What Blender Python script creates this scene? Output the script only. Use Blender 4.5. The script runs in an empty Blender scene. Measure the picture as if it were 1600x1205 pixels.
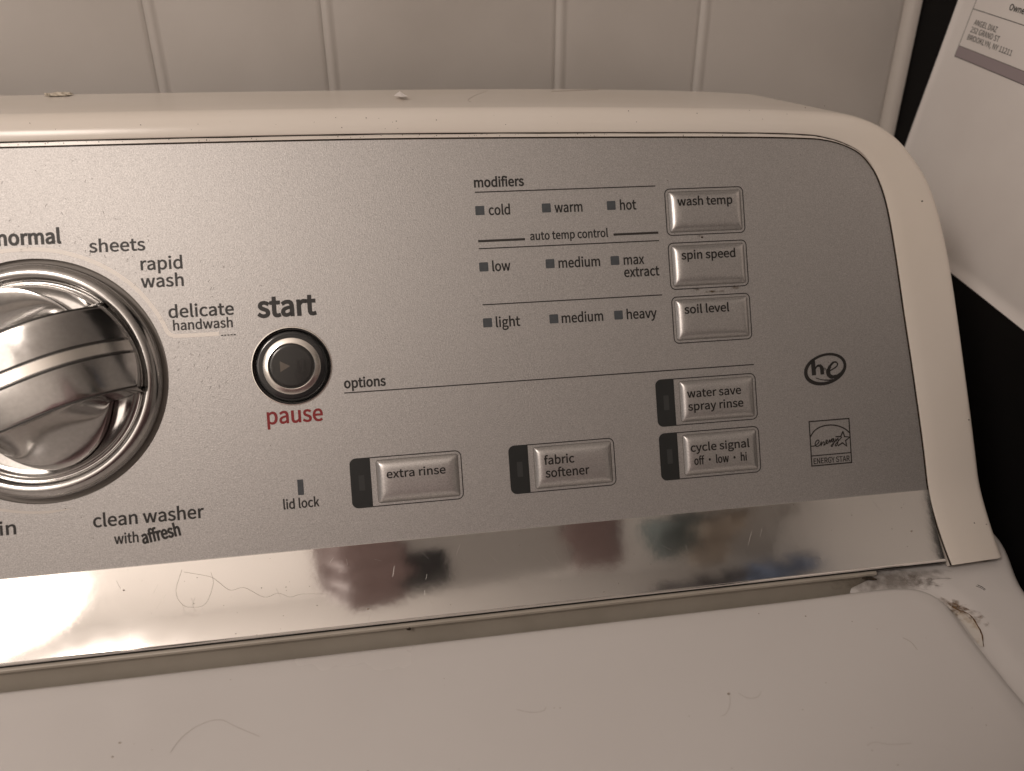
import bpy, bmesh, math, random
from mathutils import Vector, Matrix
from mathutils.geometry import tessellate_polygon
random.seed(7)
SC = bpy.context.scene
COL = SC.collection

# ------------------------------------------------------------------ camera
CAM_POS = Vector((-0.037021, -0.239781, 0.120325))
cam_d = bpy.data.cameras.new('camera'); cam_o = bpy.data.objects.new('camera', cam_d); COL.objects.link(cam_o)
cam_o.matrix_world = Matrix(((0.9886592, 0.0697342, -0.1330040), (-0.1501183, 0.4342929, -0.8881746), (-0.0041735, 0.8980684, 0.4398361))).to_4x4()
cam_o.matrix_world.translation = CAM_POS
cam_d.sensor_width = 36; cam_d.lens = 25.9875; cam_d.clip_start = .005; cam_d.clip_end = 50
cam_d.dof.use_dof = True; cam_d.dof.focus_distance = .272; cam_d.dof.aperture_fstop = 9.0
SC.camera = cam_o
# ------------------------------------------------------------------ light: dim warm room + one warm lamp at the left in front of the machine, plus an added glow lamp
W = bpy.data.worlds.new('World'); SC.world = W; W.use_nodes = True
W.node_tree.nodes['Background'].inputs[0].default_value = (1.0, .955, .945, 1)
W.node_tree.nodes['Background'].inputs[1].default_value = .13
ld = bpy.data.lights.new('room_lamp', 'POINT'); ld.shadow_soft_size = .07; ld.energy = 5.6; ld.color = (1.0, .88, .79)
lo = bpy.data.objects.new('room_lamp', ld); COL.objects.link(lo)
lo.location = (-.40, -.40, .47)
l2 = bpy.data.lights.new('added_glow_lamp', 'POINT'); l2.shadow_soft_size = .15; l2.energy = 2.0; l2.color = (1.0, .88, .78)  # second lamp, added for the glow at the chrome strip's left end
l2o = bpy.data.objects.new('added_glow_lamp', l2); COL.objects.link(l2o); l2o.location = (-.66, -.70, .46)
VS = SC.view_settings; VS.view_transform = 'Standard'; VS.look = 'None'; VS.exposure = 0.0; VS.gamma = 1; VS.use_curve_mapping = False
SC.cycles.use_denoising = True

# ------------------------------------------------------------------ helpers
def mat(name, col, rough=.5, metal=0., spec=None, coat=0., grain=None, bump=None, var=None, emit=None, rvar=None):
    """grain=(scale, amount) fine colour grain; bump=(scale, strength, dist); var=(scale, col2, lo, hi) larger blotches"""
    m = bpy.data.materials.new(name); m.use_nodes = True
    nt = m.node_tree; b = nt.nodes['Principled BSDF']
    b.inputs['Base Color'].default_value = (*col, 1); b.inputs['Roughness'].default_value = rough; b.inputs['Metallic'].default_value = metal
    if spec is not None: b.inputs['Specular IOR Level'].default_value = spec
    b.inputs['Coat Weight'].default_value = coat; b.inputs['Coat Roughness'].default_value = .08
    tc = nt.nodes.new('ShaderNodeTexCoord')
    last = None
    def noise(scale, detail=2.):
        n = nt.nodes.new('ShaderNodeTexNoise'); n.inputs['Scale'].default_value = scale; n.inputs['Detail'].default_value = detail
        nt.links.new(tc.outputs['Object'], n.inputs['Vector']); return n
    def mix(a, b_, fac, mode='MIX'):
        x = nt.nodes.new('ShaderNodeMix'); x.data_type = 'RGBA'; x.blend_type = mode
        if isinstance(a, tuple): x.inputs['A'].default_value = (*a, 1)
        else: nt.links.new(a, x.inputs['A'])
        if isinstance(b_, tuple): x.inputs['B'].default_value = (*b_, 1)
        else: nt.links.new(b_, x.inputs['B'])
        if isinstance(fac, float): x.inputs['Factor'].default_value = fac
        else: nt.links.new(fac, x.inputs['Factor'])
        return x.outputs['Result']
    def rng(sock, a, b_, c, d):
        r = nt.nodes.new('ShaderNodeMapRange'); r.inputs[1].default_value = a; r.inputs[2].default_value = b_; r.inputs[3].default_value = c; r.inputs[4].default_value = d
        nt.links.new(sock, r.inputs[0]); return r.outputs[0]
    if var:
        n = noise(var[0], 5.); last = mix(col, var[1], rng(n.outputs['Fac'], var[2], var[3], 0, 1))
    if grain:
        n = noise(grain[0], 1.)
        g = rng(n.outputs['Fac'], .25, .75, 1 - grain[1], 1 + grain[1])
        cmb = nt.nodes.new('ShaderNodeCombineColor')
        for k in range(3): nt.links.new(g, cmb.inputs[k])
        last = mix(last if last else col, cmb.outputs[0], 1.0, 'MULTIPLY')
    if last: nt.links.new(last, b.inputs['Base Color'])
    if rvar:
        n = noise(rvar[0], 6.); nt.links.new(rng(n.outputs['Fac'], .3, .72, rvar[1], rvar[2]), b.inputs['Roughness'])
    if bump:
        n = noise(bump[0], 3.); bp = nt.nodes.new('ShaderNodeBump'); bp.inputs['Strength'].default_value = bump[1]; bp.inputs['Distance'].default_value = bump[2]
        nt.links.new(n.outputs['Fac'], bp.inputs['Height']); nt.links.new(bp.outputs['Normal'], b.inputs['Normal'])
    if emit:
        b.inputs['Emission Color'].default_value = (*emit[0], 1); b.inputs['Emission Strength'].default_value = emit[1]
    m['b'] = 1
    return m

def film(name, col, scale, lo, hi, rough=.7, amax=1.0):
    """a thin dirt film: procedural colour with noisy coverage"""
    m = mat(name, col, rough, var=(scale * 2.3, tuple(c * .45 for c in col), .35, .65)); nt = m.node_tree
    n = nt.nodes.new('ShaderNodeTexNoise'); n.inputs['Scale'].default_value = scale; n.inputs['Detail'].default_value = 6
    tc = nt.nodes.new('ShaderNodeTexCoord'); nt.links.new(tc.outputs['Object'], n.inputs['Vector'])
    at = nt.nodes.new('ShaderNodeAttribute'); at.attribute_name = 'cover'
    ad = nt.nodes.new('ShaderNodeMath'); ad.operation = 'ADD'; nt.links.new(n.outputs['Fac'], ad.inputs[0]); nt.links.new(at.outputs['Fac'], ad.inputs[1])
    r = nt.nodes.new('ShaderNodeMapRange'); r.inputs[1].default_value = lo; r.inputs[2].default_value = hi; r.inputs[3].default_value = 0; r.inputs[4].default_value = amax
    nt.links.new(ad.outputs[0], r.inputs[0]); nt.links.new(r.outputs[0], nt.nodes['Principled BSDF'].inputs['Alpha'])
    return m

def mesh_obj(name, verts, faces, m, parent=None, smooth=False, off=None, sharp=None):
    me = bpy.data.meshes.new(name); me.from_pydata([tuple(v) for v in verts], [], faces); me.materials.append(m)
    if smooth:
        me.polygons.foreach_set('use_smooth', [True] * len(me.polygons))
        if sharp: me.set_sharp_from_angle(angle=math.radians(sharp))
    me.update()
    o = bpy.data.objects.new(name, me); COL.objects.link(o)
    if parent is not None:
        o.parent = parent
        if off is not None: o.matrix_parent_inverse = Matrix.Translation(-Vector(off))
    return o

def tag(o, label, cat, group=None):
    o['label'] = label; o['category'] = cat
    if group: o['group'] = group
    return o
def empty(name, loc):
    o = bpy.data.objects.new(name, None); COL.objects.link(o); o.location = loc; o.empty_display_size = .05; return o

def grid_faces(nr, nc, closed=False, flip=False):
    F = []
    for i in range(nr - 1):
        for j in range(nc if closed else nc - 1):
            a = i * nc + j; b = i * nc + (j + 1) % nc; c = (i + 1) * nc + (j + 1) % nc; d = (i + 1) * nc + j
            F.append((a, d, c, b) if flip else (a, b, c, d))
    return F

def box(x0, x1, y0, y1, z0, z1, bev=0.):
    bm = bmesh.new(); bmesh.ops.create_cube(bm, size=1)
    for v in bm.verts: v.co = Vector(((x0 + x1) / 2 + v.co.x * (x1 - x0), (y0 + y1) / 2 + v.co.y * (y1 - y0), (z0 + z1) / 2 + v.co.z * (z1 - z0)))
    if bev: bmesh.ops.bevel(bm, geom=list(bm.edges), offset=bev, segments=3, affect='EDGES', profile=.5)
    bm.verts.index_update()
    V = [v.co.copy() for v in bm.verts]; F = [[v.index for v in f.verts] for f in bm.faces]; bm.free(); return V, F

# ------------------------------------------------------------------ console coordinates: u right, v down along the sloping panel, h out of it (millimetres)
DV = (0, -.430587, -.902549); NN = (0, -.902549, .430587); UM = -161.25
VB = 51.2
def P(u, v, h=0.):
    return Vector((u, v * DV[1] + h * NN[1], v * DV[2] + h * NN[2])) * .001
def mir(u): return 2 * UM - u
def _profile(theta, s0, s1, n):
    y, z = s0 * DV[1], s0 * DV[2]; out = []; ds = (s1 - s0) / n
    for i in range(n + 1):
        s = s0 + i * ds; t = math.radians(theta(s)); out.append((s, y, z, t)); y -= ds * math.sin(t); z -= ds * math.cos(t)
    return out
SLEN = 27.3; SEND = VB + SLEN
STRIP = _profile(lambda s: 35 + 11.5 * (s - VB) / SLEN, VB, SEND, 57)
def sm(x): x = max(0., min(1., x)); return x * x * (3 - 2 * x)
FRAME = _profile(lambda s: 25.505 + 10.5 * sm((s - 43) / 16) + 11 * max(0, min(1, (s - VB) / 28.5)), 40., VB + 30, 80)
def PF(u, v, h=0.):          # like P but bending forward below the panel, for the white frame
    if v <= 40: return P(u, v, h)
    k = (v - 40) / (VB + 30 - 40) * 80; i = min(79, int(k)); f = k - i
    a, b = FRAME[i], FRAME[i + 1]; y = a[1] + (b[1] - a[1]) * f; z = a[2] + (b[2] - a[2]) * f; t = a[3] + (b[3] - a[3]) * f
    return Vector((u, y - h * math.cos(t), z + h * math.sin(t))) * .001
def PS(u, s, h=0.):          # on the chrome strip, s from its upper edge
    k = max(0, min(56.999, s / SLEN * 57)); i = int(k); f = k - i
    a, b = STRIP[i], STRIP[i + 1]; y = a[1] + (b[1] - a[1]) * f; z = a[2] + (b[2] - a[2]) * f; t = a[3]
    return Vector((u, y - h * math.cos(t), z + h * math.sin(t))) * .001

# ------------------------------------------------------------------ materials
M = {}
M['silver'] = mat('silver_metallic_paint', (.525, .512, .503), .54, .82, grain=(2700, .20), bump=(2600, .4, .0002))
M['button'] = mat('silver_button_film', (.62, .605, .595), .38, .85, grain=(2200, .16), bump=(900, .10, .0002))
M['ink'] = mat('black_ink', (.022, .020, .019), .5)
M['inkline'] = mat('dark_grey_ink', (.035, .031, .029), .5)
M['red'] = mat('red_ink', (.25, .012, .016), .5)
M['cream_ink'] = mat('pale_cream_ink', (.97, .92, .86), .4)
M['indicator'] = mat('slate_indicator_window', (.075, .085, .095), .3, coat=.3, grain=(900, .1))
M['tab'] = mat('charcoal_tab_film', (.022, .024, .024), .42)
M['tabled'] = mat('dim_grey_lens', (.05, .053, .053), .3)
M['chrome'] = mat('polished_chrome', (.92, .90, .875), .065, 1., bump=(90, .03, .001), rvar=(70, .065, .10))
M['chrome_dial'] = mat('chrome_plated_plastic', (.43, .42, .41), .17, 1., rvar=(120, .12, .2), grain=(700, .06), bump=(260, .03, .0006))
M['satin'] = mat('satin_chrome', (.90, .87, .82), .2, 1.)
M['gap'] = mat('dark_grey_well', (.26, .24, .22), .6)
M['blackgloss'] = mat('black_gloss_plastic', (.014, .015, .016), .16, coat=.4)
M['cream'] = mat('cream_white_plastic', (.82, .765, .70), .24, var=(14, (.79, .725, .645), .35, .75), bump=(160, .05, .0005))
M['enamel'] = mat('white_enamel', (.68, .655, .64), .25, rvar=(8, .22, .30), var=(9, (.645, .615, .60), .4, .8), bump=(60, .02, .001))
M['grey_trim'] = mat('taupe_grey_plastic', (.52, .475, .41), .38, var=(60, (.44, .40, .34), .4, .8))
M['dark'] = mat('black_gap_shade', (.02, .018, .016), .6)
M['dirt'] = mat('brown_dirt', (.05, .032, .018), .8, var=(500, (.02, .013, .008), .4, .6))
M['wall'] = mat('painted_board', (.53, .50, .47), .5, var=(11, (.44, .41, .38), .42, .8), bump=(140, .10, .0006))
M['trim'] = mat('painted_trim', (.58, .54, .50), .4, bump=(200, .05, .0005))
M['black'] = mat('matte_black_paint', (.006, .0055, .0055), .75, spec=.2)
M['paper'] = mat('white_printer_paper', (.86, .825, .80), .8, var=(25, (.82, .78, .755), .4, .7))
M['lilac'] = mat('lilac_print', (.36, .305, .32), .8)
M['hair'] = mat('dark_hair', (.33, .275, .235), .5)
M['lintdark'] = mat('dark_lint', (.12, .10, .085), .8)
M['scratch'] = mat('fine_scratch', (.75, .72, .69), .35, 1.)
M['phone'] = mat('grey_phone_glass', (.62, .61, .60), .35)
M['phonedark'] = mat('dark_camera_glass', (.035, .037, .042), .15)
M['skin'] = mat('skin', (.36, .265, .26), .6)
M['shirt'] = mat('maroon_cotton', (.26, .17, .18), .9, bump=(900, .3, .001))
M['teal'] = mat('dark_teal_cotton', (.17, .21, .21), .9, bump=(40, .4, .01))
M['blue'] = mat('blue_cotton', (.24, .31, .46), .9, bump=(40, .4, .01))
M['tan'] = mat('tan_cotton', (.58, .50, .42), .9, bump=(40, .4, .01))
M['charcoal'] = mat('charcoal_cotton', (.17, .16, .165), .9, bump=(40, .4, .01))

# ------------------------------------------------------------------ the setting: panelled wall behind the machine
WY = 150.
wall = mesh_obj('wall', *box(-1.0, .62, .157, .20, -.98, .70), M['wall']); wall['kind'] = 'structure'
seams = [-809, -699, -624, -514, -439, -329, -254.5, -144.4, -66.9, 43.4, 116.0, 225.0]
for a, b in zip(seams[:-1], seams[1:]):
    prof = [(a + .01, WY + 6.5), (a + .01, WY + .9), (a + .6, WY + .4), (a + 1.6, WY - .3), (a + 2.8, WY - .6), (a + 4.2, WY - .2), (a + 5.2, WY + .25), (a + 6.2, WY + .2), (a + 7.6, WY),
            (b - 2.4, WY), (b - 1.0, WY + .25), (b - .1, WY + .8), (b - .01, WY + 6.5)]
    Vv = []; n = len(prof)
    for k in range(13):
        z = -.98 + 1.68 * k / 12
        w = .25 * math.sin(z * 9)
        Vv += [Vector((x + w, y, z * 1000)) * .001 for x, y in prof]
    mesh_obj('plank', Vv, grid_faces(13, n, True), M['wall'], wall, True, sharp=35)
prof = [(225.2, WY + 7), (225.2, WY + 1), (226, WY - 1.5), (228, WY - 3.6), (230.5, WY - 4.4), (231.6, WY - 4.4), (232.3, WY - 3.5), (232.3, WY + 7)]
mesh_obj('corner_trim', [Vector((x, y, z)) * .001 for z in (-980, -300, 100, 700) for x, y in prof], grid_faces(4, 8, True), M['trim'], wall, True, sharp=40)

# the pale ceiling of the closet, seen only mirrored in the chrome
ceil = mesh_obj('ceiling', *box(-1.6, 1.2, -2.2, .20, .80, .84), mat('white_ceiling_paint', (.78, .75, .72), .7, bump=(60, .1, .002))); ceil['kind'] = 'structure'
# pale wall across the closet, likewise only mirrored
side = mesh_obj('room_wall', *box(-1.6, .66, -.96, -.92, -.98, .799), mat('white_room_wall_paint', (.78, .75, .72), .7, bump=(60, .1, .002))); side['kind'] = 'structure'
# ------------------------------------------------------------------ washing machine
ROOT = (UM * .001, -.22, -.98)
wm = tag(empty('washing_machine', ROOT), 'white top-loading washing machine with silver control panel and big chrome dial', 'washer')
def part(name, V, F, m, smooth=False, sharp=None, label=None):
    o = mesh_obj(name, V, F, m, wm, smooth, ROOT, sharp)
    if label: o['label'] = label
    return o
def sub(name, V, F, m, parent, smooth=False, sharp=None): return mesh_obj(name, V, F, m, parent, smooth, None, sharp)

# --- the outline of the silver panel (right half from the middle), mirrored for the left half
def catmull(pts, n):
    out = []
    for i in range(len(pts) - 1):
        p0 = pts[max(0, i - 1)]; p1 = pts[i]; p2 = pts[i + 1]; p3 = pts[min(len(pts) - 1, i + 2)]
        for k in range(n):
            t = k / n
            out.append(tuple(.5 * (2 * b + (c - a) * t + (2 * a - 5 * b + 4 * c - d) * t * t + (3 * b - a - 3 * c + d) * t ** 3) for a, b, c, d in zip(p0, p1, p2, p3)))
    out.append(tuple(pts[-1])); return out
# stations: inner u,v | proud height | outer u,v | back edge y,z offset
ST = [
 (-161.25, -92.9, 1.5, -161.25, -103.2, 118, 94.3, 1.45),
 (-106, -92.9, 1.5, -106, -103.2, 118, 94.2, 1.45),
 (-41, -92.6, 1.5, -41, -102.8, 118, 94.0, 1.45),
 (29, -91.4, 1.5, 29, -101.7, 118, 93.3, 1.4),
 (91.4, -89.9, 1.45, 91.2, -99.9, 118, 91.7, 1.35),
 (118, -88.8, 1.4, 121.5, -98.4, 118, 90.2, 1.2),
 (127, -87.9, 1.3, 137.5, -97.0, 117, 88.6, .9),
 (134.5, -85.9, 1.2, 149.4, -93.3, 114, 84.2, .6),
 (141.4, -82.4, 1.1, 158.7, -87.1, 112, 78.5, .35),
 (146.0, -77.3, 1.0, 165.9, -78.5, 110, 70.5, .2),
 (149.2, -71.0, .9, 171.3, -69.0, 110, 61.5, .15),
 (152.0, -60.4, .8, 175.2, -56.0, 110, 49.0, .12),
 (154.3, -42.0, .8, 178.3, -38.0, 110, 33.0, .12),
 (156.4, -18.4, .8, 180.6, -14.9, 110, 13.0, .12),
 (158.4, 2.0, .8, 182.2, 4.0, 110, -5.0, .12),
 (159.9, 19.3, .8, 183.6, 21.1, 110, -20.0, .12),
 (161.2, 36.0, .8, 184.8, 38.0, 110, -35.0, .12),
 (161.9, 50.0, .8, 185.6, 51.0, 110, -47.0, .12),
 (162.3, 60.0, .8, 186.1, 60.5, 110, -56.0, .12),
 (162.9, 70.0, .8, 186.5, 70.0, 110, -63.0, .12),
 (163.8, 80.9, .8, 186.8, 80.2, 110, -69.5, .12),
]
SS = catmull(ST, 5)
right_edge = [(s[0], s[1]) for s in SS if s[1] < VB - .2]
outline = [(mir(u), v) for u, v in reversed(right_edge)] + right_edge[1:] + [(161.95, VB), (mir(161.95), VB)]
def circ(cu, cv, r, n=72): return [(cu + r * math.cos(2 * math.pi * k / n), cv + r * math.sin(2 * math.pi * k / n)) for k in range(n)]
KU, KV = UM, -13.96; BU, BV = -78.5, -13.7
holes = [circ(KU, KV, 41.4, 120), circ(BU, BV, 13.6, 72)]
allp = [outline] + holes
tris = tessellate_polygon([[Vector((u, v, 0)) for u, v in q] for q in allp])
flat = [q for ring in allp for q in ring]
V_ = [P(u, v, 0) for u, v in flat]
F_ = [t if ((flat[t[1]][0] - flat[t[0]][0]) * (flat[t[2]][1] - flat[t[0]][1]) - (flat[t[2]][0] - flat[t[0]][0]) * (flat[t[1]][1] - flat[t[0]][1])) < 0 else t[::-1] for t in tris]
n0 = len(V_); V_ += [P(u, v, -2.5) for u, v in flat]; base = 0
for ring in allp:
    n = len(ring)
    for k in range(n): F_.append((base + k, base + (k + 1) % n, n0 + base + (k + 1) % n, n0 + base + k))
    base += n
panel = part('control_panel', V_, F_, M['silver'], label='silver metallic panel with printed lettering')

# --- white frame round the panel
def frame_section(s):
    iu, iv, p, ou, ov, by, bz, lw = s
    du, dv = ou - iu, ov - iv; L = math.hypot(du, dv); du /= L; dv /= L
    I = lambda d, h: PF(iu + du * d, iv + dv * d, h)
    r = min(3.6, L * .45)
    row = [I(.06, -2.2), I(.06, .42), I(lw, .45), I(lw, p - .5), I(lw + .12, p - .15), I(lw + .5, p)]
    for k in range(1, 5): row.append(I(lw + .5 + (L - r - lw - .5) * k / 4, p + .25 * math.sin(math.pi * k / 4) - (.15 if k == 4 else 0)))
    a = I(L - r, p - .15); c = I(L, p - .15); back = Vector((ou, by, bz)) * .001
    d = c + (back - c).normalized() * .0045
    for k in range(1, 7):
        t = k / 6; row.append(a * (1 - t) ** 2 + c * 2 * t * (1 - t) + d * t * t)
    for k in range(1, 5): row.append(d.lerp(back, k / 4))
    row.append(back + Vector((0, .003, -.004)))
    return row
rows = [frame_section(s) for s in SS]
mrows = [[Vector((2 * UM * .001 - q.x, q.y, q.z)) for q in r] for r in reversed(rows)][:-1]
allr = mrows + rows; nc = len(allr[0])
F_ = grid_faces(len(allr), nc, False, True)
V_ = [q for r in allr for q in r]
F_.append(tuple(range(nc))); F_.append(tuple(reversed(range((len(allr) - 1) * nc, len(allr) * nc))))
frame = part('console_frame', V_, F_, M['cream'], True, 40, 'cream white plastic frame round the panel')
# dark dirt seam along the frame's inner edge
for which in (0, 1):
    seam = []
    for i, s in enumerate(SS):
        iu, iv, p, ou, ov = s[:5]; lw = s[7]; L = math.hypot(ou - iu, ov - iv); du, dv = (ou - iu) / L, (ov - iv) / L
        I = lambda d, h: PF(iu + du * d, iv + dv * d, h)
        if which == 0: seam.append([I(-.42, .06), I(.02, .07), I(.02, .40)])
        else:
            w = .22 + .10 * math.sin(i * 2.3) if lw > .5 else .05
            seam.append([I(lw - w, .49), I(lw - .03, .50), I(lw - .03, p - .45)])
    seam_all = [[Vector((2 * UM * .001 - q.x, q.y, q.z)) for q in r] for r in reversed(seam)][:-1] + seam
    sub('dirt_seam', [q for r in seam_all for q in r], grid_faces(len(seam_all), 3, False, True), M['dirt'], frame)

# --- chrome strip
us = [mir(162.0)] + [mir(162.0) + (162.0 - mir(162.0)) * k / 60 for k in range(1, 60)] + [162.0]
prof = []
for i in range(0, 58): prof.append(('s', i * .5, .45))
rows = []
for u in us:
    e = 0.
    row = [PS(u, 0, -1.5), PS(u, 0, .2)] + [PS(u, .2 + s * (SLEN - .4) / 28.5, .45 + .10 * math.sin(u * .021) * math.sin(s * .11)) for (_, s, h) in prof]
    row += [PS(u, SLEN, .62), PS(u, SLEN, .62) + Vector((0, -.0004, -.0001)), PS(u, SLEN, .45) + Vector((0, -.0006, -.0005)), PS(u, SLEN, .1) + Vector((0, -.0002, -.0008)), PS(u, SLEN, -1) + Vector((0, .001, -.0008)), PS(u, SLEN, -3) + Vector((0, .004, -.0005))]
    rows.append(row)
nc = len(rows[0]); F_ = grid_faces(len(rows), nc, False, True)
F_.append(tuple(range(nc))); F_.append(tuple(reversed(range((len(rows) - 1) * nc, len(rows) * nc))))
strip = part('chrome_strip', [q for r in rows for q in r], F_, M['chrome'], True, 35, 'mirror-polished chrome strip below the panel')

# --- grey channel below the strip, black strip painting the gap's shadow
prof = [(-30, -68.9), (-37.2, -69.0), (-39.8, -69.2), (-40.3, -69.6), (-40.3, -70.5), (-39.5, -71.4), (-39.1, -73), (-39.0, -77), (-39.4, -88)]
u0, u1 = mir(134), 134
part('rear_channel', [Vector((u, y, z)) * .001 for u in [u0 + (u1 - u0) * k / 20 for k in range(21)] for y, z in prof], grid_faces(21, len(prof), False, True), M['grey_trim'], True, 35, 'taupe grey channel between chrome strip and lid')
part('gap_shade_strip', *box(u0 * .001, .162, -.0396, -.020, -.0688, -.0672), M['dark'])

# --- lid
LR = [(60, -46.6), (100, -46.5), (124, -46.0), (137, -46.3), (144.5, -48.0), (149, -51.6), (151.2, -57.0), (151.0, -64.5), (148.9, -77), (147.6, -88), (146.4, -100), (144.8, -130), (143, -200), (142, -300), (141, -430)]
LRs = catmull(LR, 6)
lid_right = LRs + [(139, -455), (130, -470), (110, -478), (60, -480)]
ring = [(mir(x), y) for x, y in lid_right] ; ring = list(reversed(ring))
lid_out = lid_right + ring          # clockwise seen from above
def offset(poly, d):
    n = len(poly); out = []
    for i in range(n):
        a = Vector(poly[i - 1]); b = Vector(poly[i]); c = Vector(poly[(i + 1) % n])
        t = ((b - a).normalized() + (c - b).normalized()).normalized(); out.append((b.x + t.y * d, b.y - t.x * d))
    return out
rows = []
for d, z in ((0, -88), (0, -75.2), (.25, -73.4), (.8, -72.0), (1.7, -70.9), (2.9, -70.25), (4.2, -70.0), (9, -69.92)):
    rows.append([Vector((x, y, z)) * .001 for x, y in offset(lid_out, d)])
n = len(lid_out); V_ = [q for r in rows for q in r]; F_ = grid_faces(len(rows), n, True, True)
F_.append(tuple(range((len(rows) - 1) * n, len(rows) * n)))
lid = part('lid', V_, F_, M['enamel'], True, 30, 'white enamelled lid with rounded corners')

# --- deck round the lid: right and left shoulders
lidseg = [Vector(q) for q in LRs]
def dist_lid(x, y):
    p = Vector((x, y)); best = 1e9
    for a, b in zip(lidseg[:-1], lidseg[1:]):
        ab = b - a; t = max(0, min(1, (p - a).dot(ab) / ab.dot(ab))); best = min(best, (p - a - ab * t).length)
    return best
def xl(y): return 121.2 + 11.6 * max(0, min(1, (y + 43.4) / 3.4))
def edge_x(y):
    return 185.0 + 15.5 * sm((y + 62) / 42.)
ys = [112, 80, 40, 10, -5, -12, -18, -22, -26, -29, -32, -35] + [-37 - 1.5 * k for k in range(40)] + [-100, -110, -125, -150, -200, -280, -380, -480, -550]
rows = []
for y in ys:
    xe = edge_x(y); row = []
    for k in range(37):
        x = xl(y) + (xe - 5 - xl(y)) * k / 36
        d = dist_lid(x, y); z = -71.2 - 2.3 * math.exp(-(d / 6.0) ** 2) + .5 * sm((x - 160) / 20)
        row.append(Vector((x, y, z)) * .001)
    z0 = z
    for k in range(1, 7):
        a = math.pi / 2 * k / 6; row.append(Vector((xe - 5 + 5 * math.sin(a), y, z0 - 5 * (1 - math.cos(a)))) * .001)
    row.append(Vector((xe, y, -120)) * .001); row.append(Vector((186, y, -200)) * .001); rows.append([Vector((xl(y), y, -90)) * .001] + row)
nc = len(rows[0])
part('deck', [q for r in rows for q in r], grid_faces(len(rows), nc, False, False), M['enamel'], True, 40, 'white enamelled deck beside the lid')
part('deck', [Vector((2 * UM * .001 - q.x, q.y, q.z)) for r in rows for q in r], grid_faces(len(rows), nc, False, True), M['enamel'], True, 40)
part('tub_cover', *box(mir(129) * .001, .129, -.55, .10, -.094, -.089, .001), M['enamel'])
part('cabinet', *box(mir(183) * .001, .183, -.56, .108, -.975, -.1205, .006), M['enamel'])
part('console_back', *box(mir(160) * .001, .160, .055, .113, -.0686, .075, .004), M['cream'])

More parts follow.
